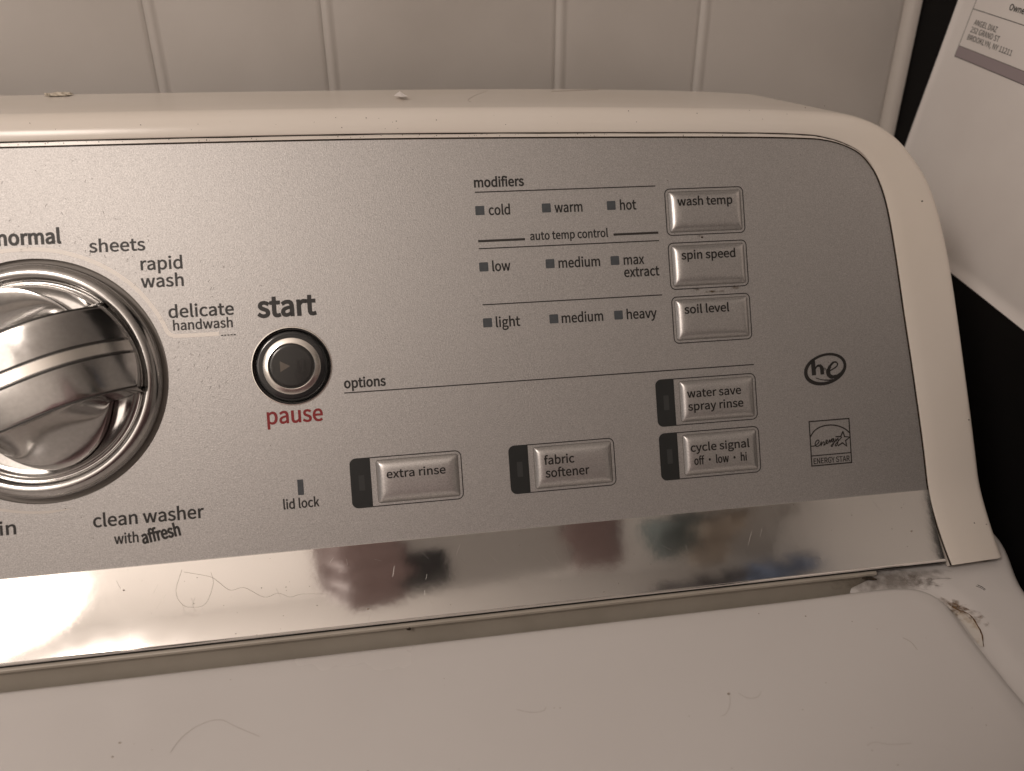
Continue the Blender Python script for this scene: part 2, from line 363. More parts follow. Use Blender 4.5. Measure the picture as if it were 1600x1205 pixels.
# ------------------------------------------------------------------ lettering
G={
"'":'97;39 169 -3 22 6 0,58 169 -6 0 2 22,64 234 -2 -21 1 12,65 270 0 -12 -11 0,32 270 11 0 0 -12,32 234 0 12 2 -21',
',':'97;26 -67 -2 7 32 14,77 7 0 -34 0 23,50 44 17 0 -13 0,26 22 0 14 0 -14,50 -1 -13 0 1 0,54 0 -2 0 -1 -21,19 -48 21 10 2 -6',
'1':'194;31 0 0 9 47 0,172 0 -47 0 0 9,172 27 0 -9 -18 0,120 27 17 0 0 76,120 257 0 -77 -8 0,96 257 8 0 -14 -8,42 238 23 5 0 -6,42 218 0 7 16 0,88 218 -15 0 0 -64,88 27 0 63 -19 0,31 27 19 0 0 -9',
'2':'194;15 0 0 6 54 0,177 0 -54 0 0 9,177 28 0 -10 -24 0,106 28 23 0 -13 0,64 25 13 1 60 57,165 186 0 -52 0 45,90 261 46 0 -33 0,14 224 21 22 6 -6,33 206 -7 6 14 17,86 235 -21 0 32 0,133 185 0 29 0 -45,15 19 81 70 0 -6',
'5':'194;92 -5 -41 0 43 0,176 83 0 -56 0 57,98 165 43 0 -15 0,60 155 11 6 2 25,67 229 -3 -24 32 0,163 229 -32 0 0 9,163 257 0 -9 -41 0,39 257 41 0 -3 -40,30 137 3 40 6 -4,47 126 -5 4 15 10,90 141 -17 0 32 0,143 83 0 36 0 -38,89 22 30 0 -30 0,26 50 14 -14 -6 -7,9 29 6 7 18 -17',
'A':'213;1 0 29 86 11 0,34 0 -11 0 8 26,59 78 -8 -26 31 0,153 78 -32 0 8 -26,177 0 -8 26 12 0,211 0 -11 0 -29 86,124 257 29 -86 -12 0,88 257 12 0 -29 -86|67 104 26 0 4 13,79 144 -4 -14 10 29,105 230 -8 -30 1 0,106 230 0 0 9 -29,132 144 -9 29 4 -14,145 104 -4 13 -26 0',
'B':'230;35 0 0 86 28 0,117 0 -27 0 57 0,214 75 0 -50 0 35,162 137 31 -6 0 0,162 138 0 0 24 8,200 194 0 -26 0 45,111 257 52 0 -25 0,35 257 26 0 0 -86|68 148 12 0 0 28,68 231 0 -28 13 0,107 231 -13 0 40 0,168 190 0 30 0 -26,106 148 44 0 -13 0|68 26 15 0 0 32,68 123 0 -33 15 0,112 123 -15 0 46 0,182 76 0 32 0 -34,112 26 45 0 -15 0',
'D':'241;35 0 0 86 22 0,101 0 -22 0 77 0,220 129 0 -81 0 82,99 257 79 0 -21 0,35 257 22 0 0 -86|68 27 9 0 0 68,68 230 0 -68 9 0,97 230 -10 0 60 0,187 129 0 65 0 -65,97 27 60 0 -10 0',
'E':'206;35 0 0 86 51 0,187 0 -51 0 0 9,187 28 0 -10 -40 0,68 28 39 0 0 31,68 121 0 -31 32 0,165 121 -33 0 0 9,165 149 0 -9 -33 0,68 149 32 0 0 27,68 229 0 -27 38 0,183 229 -38 0 0 9,183 257 0 -9 -49 0,35 257 50 0 0 -86',
'G':'241;136 -5 -67 0 35 0,215 25 -16 -17 0 36,215 133 0 -36 -28 0,131 133 28 0 0 -9,131 106 0 9 18 0,186 106 -19 0 0 -22,186 39 0 22 -11 -10,139 24 19 0 -55 0,54 129 0 -65 0 64,139 233 -52 0 26 0,194 209 -13 13 6 7,212 230 -6 -7 -15 15,138 261 36 0 -68 0,20 128 0 83 0 -83',
'I':'103;35 0 0 86 11 0,68 0 -11 0 0 86,68 257 0 -86 -11 0,35 257 11 0 0 -86',
'K':'226;35 0 0 86 11 0,68 0 -11 0 0 27,68 81 0 -27 14 18,112 134 -15 -18 25 -45,189 0 -26 45 12 0,225 0 -12 0 -31 53,132 159 31 -53 27 33,213 257 -27 -33 -13 0,176 257 12 0 -36 -43,68 128 36 43 0 0,68 128 0 0 0 43,68 257 0 -43 -11 0,35 257 11 0 0 -86',
'L':'190;35 0 0 86 49 0,180 0 -48 0 0 9,180 28 0 -10 -37 0,68 28 37 0 0 76,68 257 0 -77 -11 0,35 257 11 0 0 -86',
'N':'253;35 0 0 86 11 0,66 0 -10 0 0 45,66 135 0 -45 0 27,62 215 1 -26 0 0,63 215 0 0 10 -18,91 162 -9 18 31 -54,185 0 -32 54 11 0,218 0 -11 0 0 86,218 257 0 -86 -10 0,187 257 10 0 0 -45,187 123 0 45 0 -26,192 42 -3 26 -1 0,190 42 0 0 -9 18,162 95 9 -18 -31 54,68 257 32 -54 -11 0,35 257 11 0 0 -86',
'O':'260;130 -5 -65 0 64 0,239 129 0 -82 0 82,130 261 64 0 -65 0,20 129 0 82 0 -82|130 24 46 0 -46 0,54 129 0 -64 0 64,130 233 -46 0 46 0,206 129 0 64 0 -64',
'R':'222;68 135 14 0 0 32,68 230 0 -31 14 0,111 230 -15 0 40 0,173 185 0 33 0 -34,111 135 40 0 -15 0|176 0 -21 36 12 0,213 0 -13 0 -22 37,147 112 22 -37 35 9,205 185 0 -40 0 53,116 257 52 0 -27 0,35 257 27 0 0 -86,35 0 0 86 11 0,68 0 -11 0 0 36,68 109 0 -36 15 0,114 109 -16 0 21 -36',
'S':'209;106 -5 -36 0 54 0,194 68 0 -40 0 38,141 137 30 -13 -12 5,104 153 12 -6 -20 8,62 196 0 -25 0 22,110 233 -29 0 23 0,168 209 -16 15 6 7,185 230 -6 -7 -18 18,110 261 30 0 -47 0,29 193 0 40 0 -37,81 127 -24 11 12 -5,118 111 -13 6 24 -11,161 65 0 27 0 -24,107 24 34 0 -27 0,36 56 18 -20 -6 -8,17 33 6 8 22 -23',
'T':'210;89 0 0 76 10 0,121 0 -11 0 0 76,121 229 0 -76 26 0,199 229 -26 0 0 9,199 257 0 -9 -63 0,11 257 63 0 0 -9,11 229 0 9 26 0,89 229 -26 0 0 -76',
'Y':'186;77 0 0 33 10 0,109 0 -11 0 0 33,109 99 0 -33 26 53,186 257 -26 -53 -11 0,153 257 11 0 -11 -25,120 184 11 24 -8 -19,94 128 9 19 -1 0,92 128 1 0 -9 19,67 184 9 -19 -11 24,34 257 11 -25 -11 0,0 257 11 0 25 -53,77 99 -26 53 0 -33',
'Z':'211;18 0 0 7 59 0,195 0 -59 0 0 9,195 28 0 -10 -46 0,57 28 46 0 46 70,193 237 -45 -70 0 7,193 257 0 -7 -54 0,30 257 54 0 0 -9,30 229 0 9 41 0,153 229 -41 0 -45 -70,18 20 45 70 0 -7',
'a':'197;76 -5 -32 0 23 0,139 23 -18 -15 0 0,140 23 0 0 1 -8,143 0 -1 8 9 0,169 0 -9 0 0 39,169 117 0 -39 0 47,103 195 47 0 -31 0,29 170 17 11 4 -7,41 148 -4 7 15 10,98 168 -22 0 31 0,137 120 0 25 -81 -9,21 49 0 42 0 -34|85 21 18 0 -19 0,51 51 0 -21 0 25,137 99 -64 -7 0 -18,137 46 0 18 -18 -16',
'b':'216;116 -5 -18 0 43 0,199 98 0 -65 0 59,123 195 49 0 -21 0,63 168 18 15 0 12,64 202 0 -11 0 26,64 279 0 -26 -10 0,32 279 11 0 0 -93,32 0 0 93 9 0,58 0 -9 0 1 7,61 20 -1 -7 0 0,62 20 0 0 16 -15|111 22 31 0 -13 0,64 42 17 -15 0 33,64 142 0 -33 18 17,115 168 -16 0 36 0,165 98 0 42 0 -47',
'c':'179;107 -5 -50 0 23 0,169 19 -17 -14 -5 7,155 41 4 -7 -12 -11,110 22 17 0 -35 0,51 95 0 -44 0 44,111 168 -35 0 15 0,149 152 -11 9 5 7,165 173 -5 -7 -13 12,110 195 24 0 -49 0,18 95 0 63 0 -63',
'd':'217;97 -5 -48 0 23 0,155 22 -15 -14 0 0,156 22 -1 0 1 -7,159 0 -1 7 8 0,185 0 -9 0 0 93,185 279 0 -93 -11 0,153 279 10 0 0 -25,153 206 0 24 0 -11,154 173 0 11 -16 14,101 195 22 0 -44 0,19 95 0 62 0 -63|104 22 17 0 -33 0,51 95 0 -46 0 44,106 168 -30 0 16 0,153 148 -16 14 0 -33,153 48 0 34 -16 -17',
'e':'194;109 -5 -51 0 26 0,172 15 -17 -11 -4 7,160 36 4 -7 -14 -9,113 21 18 0 -36 0,50 88 2 -41 42 0,178 88 -43 0 1 4,179 106 0 -7 0 54,103 195 49 0 -43 0,18 95 0 62 0 -63|49 110 34 0 4 38,104 169 -27 0 30 0,151 110 0 39 -34 0',
'f':'114;12 164 0 8 8 0,37 164 -8 0 0 -55,37 0 0 55 11 0,69 0 -10 0 0 55,69 164 0 -55 14 0,110 164 -14 0 0 9,110 190 0 -9 -14 0,69 190 14 0 0 10,69 220 0 -10 0 25,96 258 -18 0 7 0,118 252 -7 4 2 9,125 277 -3 -8 -9 4,93 283 12 0 -38 0,37 221 0 38 0 -11,37 190 0 10 -8 0,12 188 8 1 0 -8',
'g':'197;96 -88 -46 0 59 0,193 -22 0 -35 0 32,126 23 44 0 -12 0,89 23 12 0 -26 0,56 44 0 -12 0 11,68 67 -7 -6 8 -4,96 60 -9 0 39 0,166 126 0 -40 0 17,150 166 9 -9 13 0,189 166 -13 0 0 8,189 190 0 -8 -22 0,123 190 22 0 -7 3,96 195 11 0 -38 0,25 127 0 42 0 -23,50 76 -13 10 0 0,50 75 0 0 -10 -7,29 39 0 16 0 -15,46 8 -10 6 0 -1,46 6 0 1 -18 -11,18 -37 0 17 0 -32|96 82 22 0 -22 0,56 127 0 -28 0 28,96 172 -22 0 23 0,137 127 0 28 0 -28|101 -65 37 0 -35 0,46 -32 0 -21 0 11,65 0 -14 -10 9 -2,90 -3 -7 0 11 0,123 -3 -11 0 25 0,161 -27 0 18 0 -20',
'h':'213;32 0 0 93 11 0,64 0 -10 0 0 46,64 138 0 -46 19 19,116 167 -19 0 25 0,152 116 0 36 0 -39,152 0 0 39 11 0,184 0 -10 0 0 40,184 120 0 -40 0 49,126 195 40 0 -26 0,63 163 18 18 0 13,64 202 0 -13 0 26,64 279 0 -26 -10 0,32 279 11 0 0 -93',
'i':'96;32 0 0 63 11 0,64 0 -10 0 0 63,64 190 0 -63 -10 0,32 190 11 0 0 -63|48 229 -12 0 13 0,70 251 0 -13 0 12,48 271 13 0 -12 0,27 251 0 12 0 -13',
'k':'193;32 0 0 93 11 0,64 0 -11 0 0 17,64 50 0 -17 12 14,99 92 -11 -14 19 -31,155 0 -18 31 12 0,190 0 -12 0 -24 38,118 113 24 -37 21 26,181 190 -21 -25 -12 0,146 190 12 0 -27 -33,65 90 27 33 0 0,64 90 0 0 0 63,64 279 0 -63 -11 0,32 279 11 0 0 -93',
'l':'99;66 -5 -24 0 9 0,84 -2 -4 -1 -1 8,80 23 1 -8 -4 -1,73 22 2 0 -5 0,64 36 0 -10 0 81,64 279 0 -81 -10 0,32 279 11 0 0 -81,32 38 0 80 0 -27',
'm':'324;32 0 0 63 11 0,64 0 -10 0 0 46,64 138 0 -46 18 20,112 167 -14 0 24 0,147 116 0 36 0 -39,147 0 0 39 11 0,179 0 -10 0 0 46,179 138 0 -46 18 20,227 167 -14 0 24 0,263 116 0 36 0 -39,263 0 0 39 10 0,294 0 -10 0 0 40,294 120 0 -40 0 49,237 195 39 0 -23 0,174 159 20 21 -8 22,121 195 30 0 -22 0,62 162 17 19 0 0,62 162 0 0 -1 10,58 190 2 -9 -8 0,32 190 9 0 0 -63',
'n':'214;32 0 0 63 11 0,64 0 -10 0 0 46,64 138 0 -46 19 19,116 167 -19 0 25 0,152 116 0 36 0 -39,152 0 0 39 11 0,184 0 -10 0 0 40,184 120 0 -40 0 49,126 195 40 0 -26 0,62 162 18 19 0 0,62 162 0 0 -1 10,58 190 2 -9 -8 0,32 190 9 0 0 -63',
'o':'212;106 -5 -46 0 47 0,194 95 0 -63 0 63,106 195 47 0 -46 0,18 95 0 63 0 -63|106 22 33 0 -33 0,51 95 0 -44 0 44,106 168 -33 0 33 0,161 95 0 44 0 -44',
'p':'217;32 -80 0 90 11 0,64 -80 -10 0 0 21,64 -16 0 -21 0 11,63 18 1 -12 18 -15,116 -5 -17 0 43 0,199 98 0 -65 0 59,123 195 49 0 -22 0,62 168 17 14 0 0,62 168 0 0 -1 7,58 190 2 -7 -8 0,32 190 9 0 0 -90|111 22 31 0 -13 0,64 42 17 -15 0 33,64 142 0 -33 19 17,115 168 -16 0 36 0,165 98 0 42 0 -47',
'r':'136;32 0 0 63 11 0,64 0 -10 0 0 41,64 122 0 -41 13 32,112 166 -16 0 8 0,131 163 -7 2 2 9,137 191 -2 -9 -6 3,116 195 9 0 -21 0,62 155 14 25 0 0,62 155 0 0 -1 12,58 190 2 -11 -8 0,32 190 9 0 0 -63',
's':'164;82 -5 -27 0 45 0,151 52 0 -31 0 36,93 110 28 -11 -21 8,52 143 0 -18 0 15,88 170 -25 0 16 0,131 153 -13 10 5 7,146 173 -5 -6 -14 12,87 195 24 0 -41 0,22 141 0 30 0 -32,77 86 -27 10 21 -8,120 50 0 19 0 -16,83 20 25 0 -23 0,27 43 16 -14 -6 -7,11 22 5 7 18 -15',
't':'132;92 -5 -41 0 12 0,127 2 -11 -3 -2 9,121 27 2 -8 -7 -3,99 21 7 0 -22 0,70 58 0 -23 0 35,70 164 0 -35 17 0,121 164 -17 0 0 9,121 190 0 -9 -17 0,70 190 17 0 0 18,70 244 0 -18 -9 0,43 244 9 0 -1 -18,40 190 1 18 -10 0,9 188 10 1 0 -8,9 164 0 8 10 0,38 164 -10 0 0 -35,38 59 0 35 0 -38',
'u':'213;88 -5 -40 0 26 0,151 30 -18 -21 0 0,152 30 -1 0 0 -10,154 0 -1 10 9 0,181 0 -9 0 0 63,181 190 0 -63 -11 0,149 190 10 0 0 -45,149 55 0 45 -18 -22,97 23 20 0 -25 0,62 74 0 -36 0 38,62 190 0 -39 -11 0,29 190 11 0 0 -40,29 70 0 40 0 -49',
'v':'182;73 0 -23 63 13 0,111 0 -13 0 22 63,178 190 -23 -63 -11 0,146 190 11 0 -12 -36,110 82 12 36 -5 -19,93 26 5 18 -1 0,91 26 1 0 -6 18,74 82 5 -19 -12 36,38 190 12 -36 -11 0,5 190 11 0 22 -63',
'w':'281;62 0 -17 63 13 0,99 0 -12 0 9 34,126 102 -9 -34 5 18,139 157 -4 -19 1 0,141 157 0 0 5 -19,154 103 -5 17 9 -35,181 0 -9 34 13 0,220 0 -13 0 17 63,272 190 -17 -63 -11 0,241 190 10 0 -9 -37,213 80 9 37 -4 -18,202 27 4 18 -1 0,200 27 1 0 -5 18,187 80 4 -18 -10 37,157 190 10 -37 -11 0,126 190 10 0 -10 -37,96 80 10 37 -5 -18,83 27 4 18 0 0,82 27 0 0 -4 18,70 80 4 -18 -9 37,42 190 9 -37 -11 0,9 190 11 0 18 -63',
'x':'174;5 0 21 33 11 0,39 0 -11 0 8 15,64 44 -8 -14 7 12,84 78 -7 -10 0 0,85 78 0 0 8 -10,106 44 -6 12 9 -14,134 0 -9 15 12 0,169 0 -12 0 -21 32,106 96 21 -32 20 31,164 190 -19 -31 -11 0,131 190 11 0 -8 -14,107 148 8 14 -5 -10,91 117 5 10 -1 0,89 117 1 0 -6 10,70 148 6 -10 -8 14,45 190 8 -14 -12 0,10 190 12 0 19 -30,68 99 -19 30 -21 -33',
'y':'182;35 -82 -8 0 38 0,106 -16 -13 -37 24 69,178 190 -24 -69 -11 0,147 190 10 0 -12 -35,112 85 12 35 -5 -17,97 31 5 17 -1 0,95 31 1 0 -6 18,76 85 6 -17 -13 35,38 190 13 -35 -11 0,5 190 11 0 25 -63,81 0 -26 63 -2 -5,77 -15 1 5 -8 -23,34 -56 21 0 -5 0,19 -53 4 -1 -2 -8,13 -78 2 8 6 -3',
'·':'350;175 170 21 0 -21 0,138 133 0 21 0 -21,175 96 -21 0 21 0,212 133 0 -21 0 21',
' ':'79;',
}

def glyph(ch):
    adv, rest = G[ch].split(';'); sp = []
    if rest:
        for s in rest.split('|'):
            sp.append([tuple(int(x) for x in p.split()) for p in s.split(',')])
    return int(adv), sp
def bez(p, q, n):
    a = Vector((p[0], p[1])); b_ = a + Vector((p[4], p[5])); d = Vector((q[0], q[1])); c = d + Vector((q[2], q[3])); out = []
    straight = abs((b_ - a).cross(d - a)) < 60 and abs((c - d).cross(d - a)) < 60
    if straight: return [a]
    for k in range(n):
        t = k / n; out.append(a * (1 - t) ** 3 + b_ * 3 * t * (1 - t) ** 2 + c * 3 * t * t * (1 - t) + d * t ** 3)
    return out
GC = {}
def contours(ch):
    if ch not in GC:
        adv, sp = glyph(ch); cs = []
        for s in sp:
            pts = []
            for k in range(len(s)): pts += bez(s[k], s[(k + 1) % len(s)], 5)
            cl = []
            for q in pts:
                if not cl or (q - cl[-1]).length > .8: cl.append(q)
            if (cl[0] - cl[-1]).length < .8: cl.pop()
            cs.append(cl)
        def inside(p, poly):
            r = False
            for i in range(len(poly)):
                a, b2 = poly[i - 1], poly[i]
                if (a.y > p.y) != (b2.y > p.y) and p.x < (b2.x - a.x) * (p.y - a.y) / (b2.y - a.y) + a.x: r = not r
            return r
        outer = [c for c in cs if not any(o is not c and inside(c[0], o) for o in cs)]
        order = []; tri = []; base = 0
        for o in outer:
            grp = [o] + [c for c in cs if c is not o and not any(c is x for x in outer) and inside(c[0], o)]
            tri += [tuple(i + base for i in t) for t in tessellate_polygon([[Vector((q.x, q.y, 0)) for q in c] for c in grp])]
            order += grp; base += sum(len(c) for c in grp)
        cs = order
        GC[ch] = (adv, cs, tri)
    return GC[ch]
def lettering(text, place, size, m, parent, u0=None, u1=None, bold=0., track=0., name='lettering', shear=0.):
    """letters as filled outlines (with a rim that sets the weight); place(x, y, dh) -> world; mm from the start of the baseline"""
    x = 0; items = []; lo = 1e9; hi = -1e9
    for ch in text:
        adv, cs, tri = contours(ch)
        for c in cs:
            for q in c: lo = min(lo, q.x + x); hi = max(hi, q.x + x)
        items.append((x, cs, tri)); x += adv + track
    ky = size / 190.; kx = ky if u1 is None else (u1 - u0 - 2 * bold * size) / (hi - lo); V_ = []; F_ = []; w = bold * size
    for x, cs, tri in items:
        b0 = len(V_); loc = []
        for c in cs:
            for q in c: loc.append(Vector(((q.x + x - lo) * kx + w, q.y * ky)))
        V_ += [place(q.x, q.y, 0.) for q in loc]
        for t in tri:
            a, bb, c = (loc[i] for i in t)
            F_.append(tuple(b0 + i for i in (t if (bb - a).cross(c - a) > 0 else t[::-1])))
        if w > 0:
            st = 0
            for ci, c in enumerate(cs):
                n = len(c); P2 = loc[st:st + n]; st += n; b1 = len(V_)
                for i in range(n):
                    t1 = (P2[i] - P2[i - 1]).normalized(); t2 = (P2[(i + 1) % n] - P2[i]).normalized(); t = t1 + t2
                    t = t.normalized() if t.length > 1e-6 else t1
                    k = min(1.6, 1 / max(.3, t.dot(t1))); nn_ = Vector((-t.y, t.x)) * w * k
                    V_ += [place(P2[i].x + nn_.x, P2[i].y + nn_.y, .008), place(P2[i].x - nn_.x, P2[i].y - nn_.y, .008)]
                for i in range(n):
                    k = (i + 1) % n; F_.append((b1 + 2 * i, b1 + 2 * i + 1, b1 + 2 * k + 1, b1 + 2 * k))
    return mesh_obj(name, V_, F_, m, parent)
def on_panel(u0, v0, h=.06, rot=0.):
    c, s = math.cos(rot), math.sin(rot)
    return lambda x, y, dh=0.: P(u0 + x * c - y * s, v0 - (x * s + y * c), h + dh)
def ptext(t, u0, u1, v, xh, wt='r', h=.06, m=None, parent=None):
    lettering(t, on_panel(u0, v, h), xh, m or M['ink'], parent or panel, u0, u1, {'r': .040, 's': .058, 'b': .070}[wt])
for t in [('normal', -171.0, -151.0, -60.2, 3.5, 'b'), ('sheets', -142.4, -124.3, -56.6, 3.04), ('rapid', -126.3, -112.6, -49.8, 3.1), ('wash', -126.6, -112.6, -43.8, 3.1),
          ('delicate', -118.4, -96.7, -32.95, 3.08), ('handwash', -117.2, -97.4, -28.58, 2.4), ('clean washer', -147.8, -111.6, 36.75, 3.2), ('with', -141.5, -133.6, 43.1, 2.5),
          ('drain', -188.0, -172.1, 36.64, 3.2), ('start', -88.9, -68.7, -31.5, 5.1, 'b'), ('options', -61.1, -46.4, -4.65, 2.5, 's'), ('lid lock', -84.9, -72.5, 36.39, 2.41), ('modifiers', -9.9, 8.5, -74.18, 2.5, 's'),
          ('cold', -5.2, 2.7, -63.95, 2.6), ('warm', 19.2, 29.8, -63.95, 2.6), ('hot', 44.1, 50.4, -63.95, 2.6), ('auto temp control', 9.4, 38.9, -54.15, 2.2),
          ('low', -5.3, 1.4, -43.5, 2.6), ('medium', 19.3, 35.1, -43.5, 2.6), ('max', 44.1, 52.1, -43.5, 2.6), ('extract', 44.0, 57.7, -38.9, 2.6),
          ('light', -5.4, 3.6, -23.1, 2.6), ('medium', 19.1, 34.9, -23.15, 2.6), ('heavy', 43.9, 55.6, -23.15, 2.6)]:
    ptext(*t)
ptext('pause', -88.3, -69.1, 6.15, 4.1, 'r', m=M['red'])
lettering('affresh', on_panel(-132.4, 43.9, .06, math.radians(8.5)), 3.1, M['ink'], panel, 0, 12.9, .068, track=-2)

def flat_poly(pts, h, place=P): return [place(u, v, h) for u, v in pts]
def panel_poly(name, pts, h, m, parent): 
    a = sum(pts[i - 1][0] * pts[i][1] - pts[i][0] * pts[i - 1][1] for i in range(len(pts)))
    idx = tuple(range(len(pts)));  return sub(name, flat_poly(pts, h), [idx if a < 0 else idx[::-1]], m, parent)
def stroke(pts, w, h=.06, closed=False):
    n = len(pts); V_ = []; F_ = []
    for i in range(n):
        a = Vector(pts[(i - 1) % n] if (closed or i > 0) else pts[0]); b = Vector(pts[i]); c = Vector(pts[(i + 1) % n] if (closed or i < n - 1) else pts[-1])
        t1 = (b - a); t2 = (c - b); t = (t1.normalized() if t1.length else Vector((0, 0))) + (t2.normalized() if t2.length else Vector((0, 0)))
        t.normalize(); nn = Vector((-t.y, t.x)); k = 1.
        if t1.length and t2.length: k = 1 / max(.5, abs(t1.normalized().dot(t)))
        ww = w[i] if isinstance(w, (list, tuple)) else w
        V_ += [P(b.x + nn.x * ww * k / 2, b.y + nn.y * ww * k / 2, h), P(b.x - nn.x * ww * k / 2, b.y - nn.y * ww * k / 2, h)]
    for i in range(n if closed else n - 1):
        j = (i + 1) % n; F_.append((2 * i, 2 * j, 2 * j + 1, 2 * i + 1))
    return V_, F_
for a, b, v, w in [(-9.8, 58.3, -72.35, .42), (-9.8, 58.4, -51.86, .42), (-9.8, 58.2, -31.45, .42), (-61.2, 92.8, -2.93, .42), (-9.8, 7.5, -54.6, .85), (40.9, 58.3, -54.85, .85)]:
    sub('printed_line', *stroke([(a, v), (b, v)], w), M['inkline'], panel)

# rounded rectangle outline
def rrect(u0, u1, v0, v1, r, n=7):
    if not isinstance(r, (list, tuple)): r = [r] * 4          # tl tr br bl
    pts = []
    for (cu, cv, a0, rr) in ((u0 + r[0], v0 + r[0], 180, r[0]), (u1 - r[1], v0 + r[1], 270, r[1]), (u1 - r[2], v1 - r[2], 0, r[2]), (u0 + r[3], v1 - r[3], 90, r[3])):
        if rr <= 0: pts.append((cu, cv)); continue
        for k in range(n + 1):
            a = math.radians(a0 + 90 * k / n); pts.append((cu + rr * math.cos(a), cv + rr * math.sin(a)))
    return pts
for r_ in range(3):
    for c_ in range(3):
        u = -8.4 + 24.6 * c_; v = (-65.7, -45.2, -24.85)[r_]
        pts = rrect(u - 1.66, u + 1.66, v - 1.66, v + 1.66, .3, 3)
        panel_poly('indicator_light', pts, .07, M['indicator'], panel)
panel_poly('indicator_light', rrect(-79.6, -77.55, 26.4, 31.9, .2, 3), .07, M['indicator'], panel)

# --- raised buttons
def pillow(u0, u1, v0, v1, H, w, r, nu=56, nv=36):
    V_ = []; hu, hv = (u1 - u0) / 2, (v1 - v0) / 2; cu, cv = (u0 + u1) / 2, (v0 + v1) / 2
    def warp(t): return math.copysign(1 - (1 - abs(t)) ** 1.7, t)
    for j in range(nv + 1):
        for i in range(nu + 1):
            a = warp(2 * i / nu - 1); b = warp(2 * j / nv - 1); x, y = a * hu, b * hv
            # pull the corners in to a rounded rectangle
            qx, qy = abs(x) - (hu - r), abs(y) - (hv - r)
            if qx > 0 and qy > 0:
                m_ = max(qx, qy); l = math.hypot(qx, qy)
                x = math.copysign(hu - r + qx * m_ / l, x); y = math.copysign(hv - r + qy * m_ / l, y); qx, qy = abs(x) - (hu - r), abs(y) - (hv - r)
            d = r - math.hypot(max(qx, 0), max(qy, 0)) if (qx > 0 and qy > 0) else min(hu - abs(x), hv - abs(y))
            dx = min(hu - abs(x), 9); dy = min(hv - abs(y), 9)
            t = 1 / (1 / max(dx, 1e-3) ** 3 + 1 / max(dy, 1e-3) ** 3) ** (1 / 3.)
            h = H * (1 - math.exp(-(t / w) * 2.6)) / (1 - math.exp(-9 / w * 2.6)) if d > 1e-4 else 0
            V_.append(P(cu + x, cv + y, .03 + h))
    return V_, grid_faces(nv + 1, nu + 1, False, True)
def ring_mesh(pts_o, pts_i, h):
    n = len(pts_o); V_ = flat_poly(pts_o, h) + flat_poly(pts_i, h)
    return V_, [(k, n + k, n + (k + 1) % n, (k + 1) % n) for k in range(n)]
HB = 2.0
M['seamshade'] = mat('button_edge_shadow_gap', (.14, .13, .12), .6, .3)  # flat dark ring for the button's seam, with its edge shading painted in
TB = [('wash temp', 65.7, 87.4, -64.2), ('spin speed', 65.9, 87.2, -44.1), ('soil level', 65.7, 83.4, -23.75)]
for i, (t, a, b, v) in enumerate(TB):
    u0, v0 = 61.71, -71.03 + 20.34 * i; u1, v1 = u0 + 31.0, v0 + 17.5
    bt = part('button', *pillow(u0 + 1.25, u1 - 1.15, v0 + 1.2, v1 - 1.2, HB, 3.0, .9), M['button'], True, None, 'silver raised button reading ' + t)
    sub('button_outline', *ring_mesh(rrect(u0 - .15, u1 + .15, v0 - .15, v1 + .15, 2.1), rrect(u0 + .22, u1 - .22, v0 + .22, v1 - .22, 1.75), .07), M['inkline'], bt)
    sub('button_seam_shade', *ring_mesh(rrect(u0 + 1.1, u1 - 1.0, v0 + 1.05, v1 - 1.05, 1.0), rrect(u0 + 1.4, u1 - 1.3, v0 + 1.35, v1 - 1.35, .8), .05), M['seamshade'], bt)
    ptext(t, a, b, v, 2.3, 'r', HB + .10, parent=bt)
OB = [('extra rinse', -61.06, 20.72, [('extra rinse', -48.4, -27.4, 28.3, 2.1)]), ('fabric softener', -3.93, 20.72, [('fabric', 8.6, 19.9, 28.3, 2.3), ('softener', 8.8, 25.3, 33.0, 2.3)]),
      ('water save spray rinse', 53.32, .39, [('water save', 64.6, 86.0, 7.75, 2.2), ('spray rinse', 64.7, 86.6, 12.62, 2.2)]), ('cycle signal off low hi', 53.32, 20.72, [('cycle signal', 64.6, 88.0, 28.15, 2.2), ('off · low · hi', 65.7, 86.6, 33.15, 2.2)])]
for t, u0, v0, lines in OB:
    u1, v1 = u0 + 39.6, v0 + 17.58
    bt = part('button', *pillow(u0 + 9.2, u1 - 1.25, v0 + 1.2, v1 - 1.2, HB, 3.0, .9), M['button'], True, None, 'silver raised button reading ' + t)
    sub('button_outline', *ring_mesh(rrect(u0 - .15, u1 + .15, v0 - .15, v1 + .15, 2.3), rrect(u0 + .22, u1 - .22, v0 + .22, v1 - .22, 1.95), .07), M['inkline'], bt)
    sub('button_seam_shade', *ring_mesh(rrect(u0 + 9.05, u1 - 1.1, v0 + 1.05, v1 - 1.05, 1.0), rrect(u0 + 9.35, u1 - 1.4, v0 + 1.35, v1 - 1.35, .8), .05), M['seamshade'], bt)
    panel_poly('dark_tab', rrect(u0 - .14, u0 + 7.1, v0 - .14, v1 + .14, [2.3, 0, 0, 2.3]), .09, M['tab'], bt)
    panel_poly('indicator_light', rrect(u0 + 2.7, u0 + 4.75, v0 + 6.0, v0 + 11.5, .25, 3), .12, M['tabled'], bt)
    for (s, a, b, v, xh) in lines: ptext(s, a, b, v, xh, 'r', HB + .10, parent=bt)

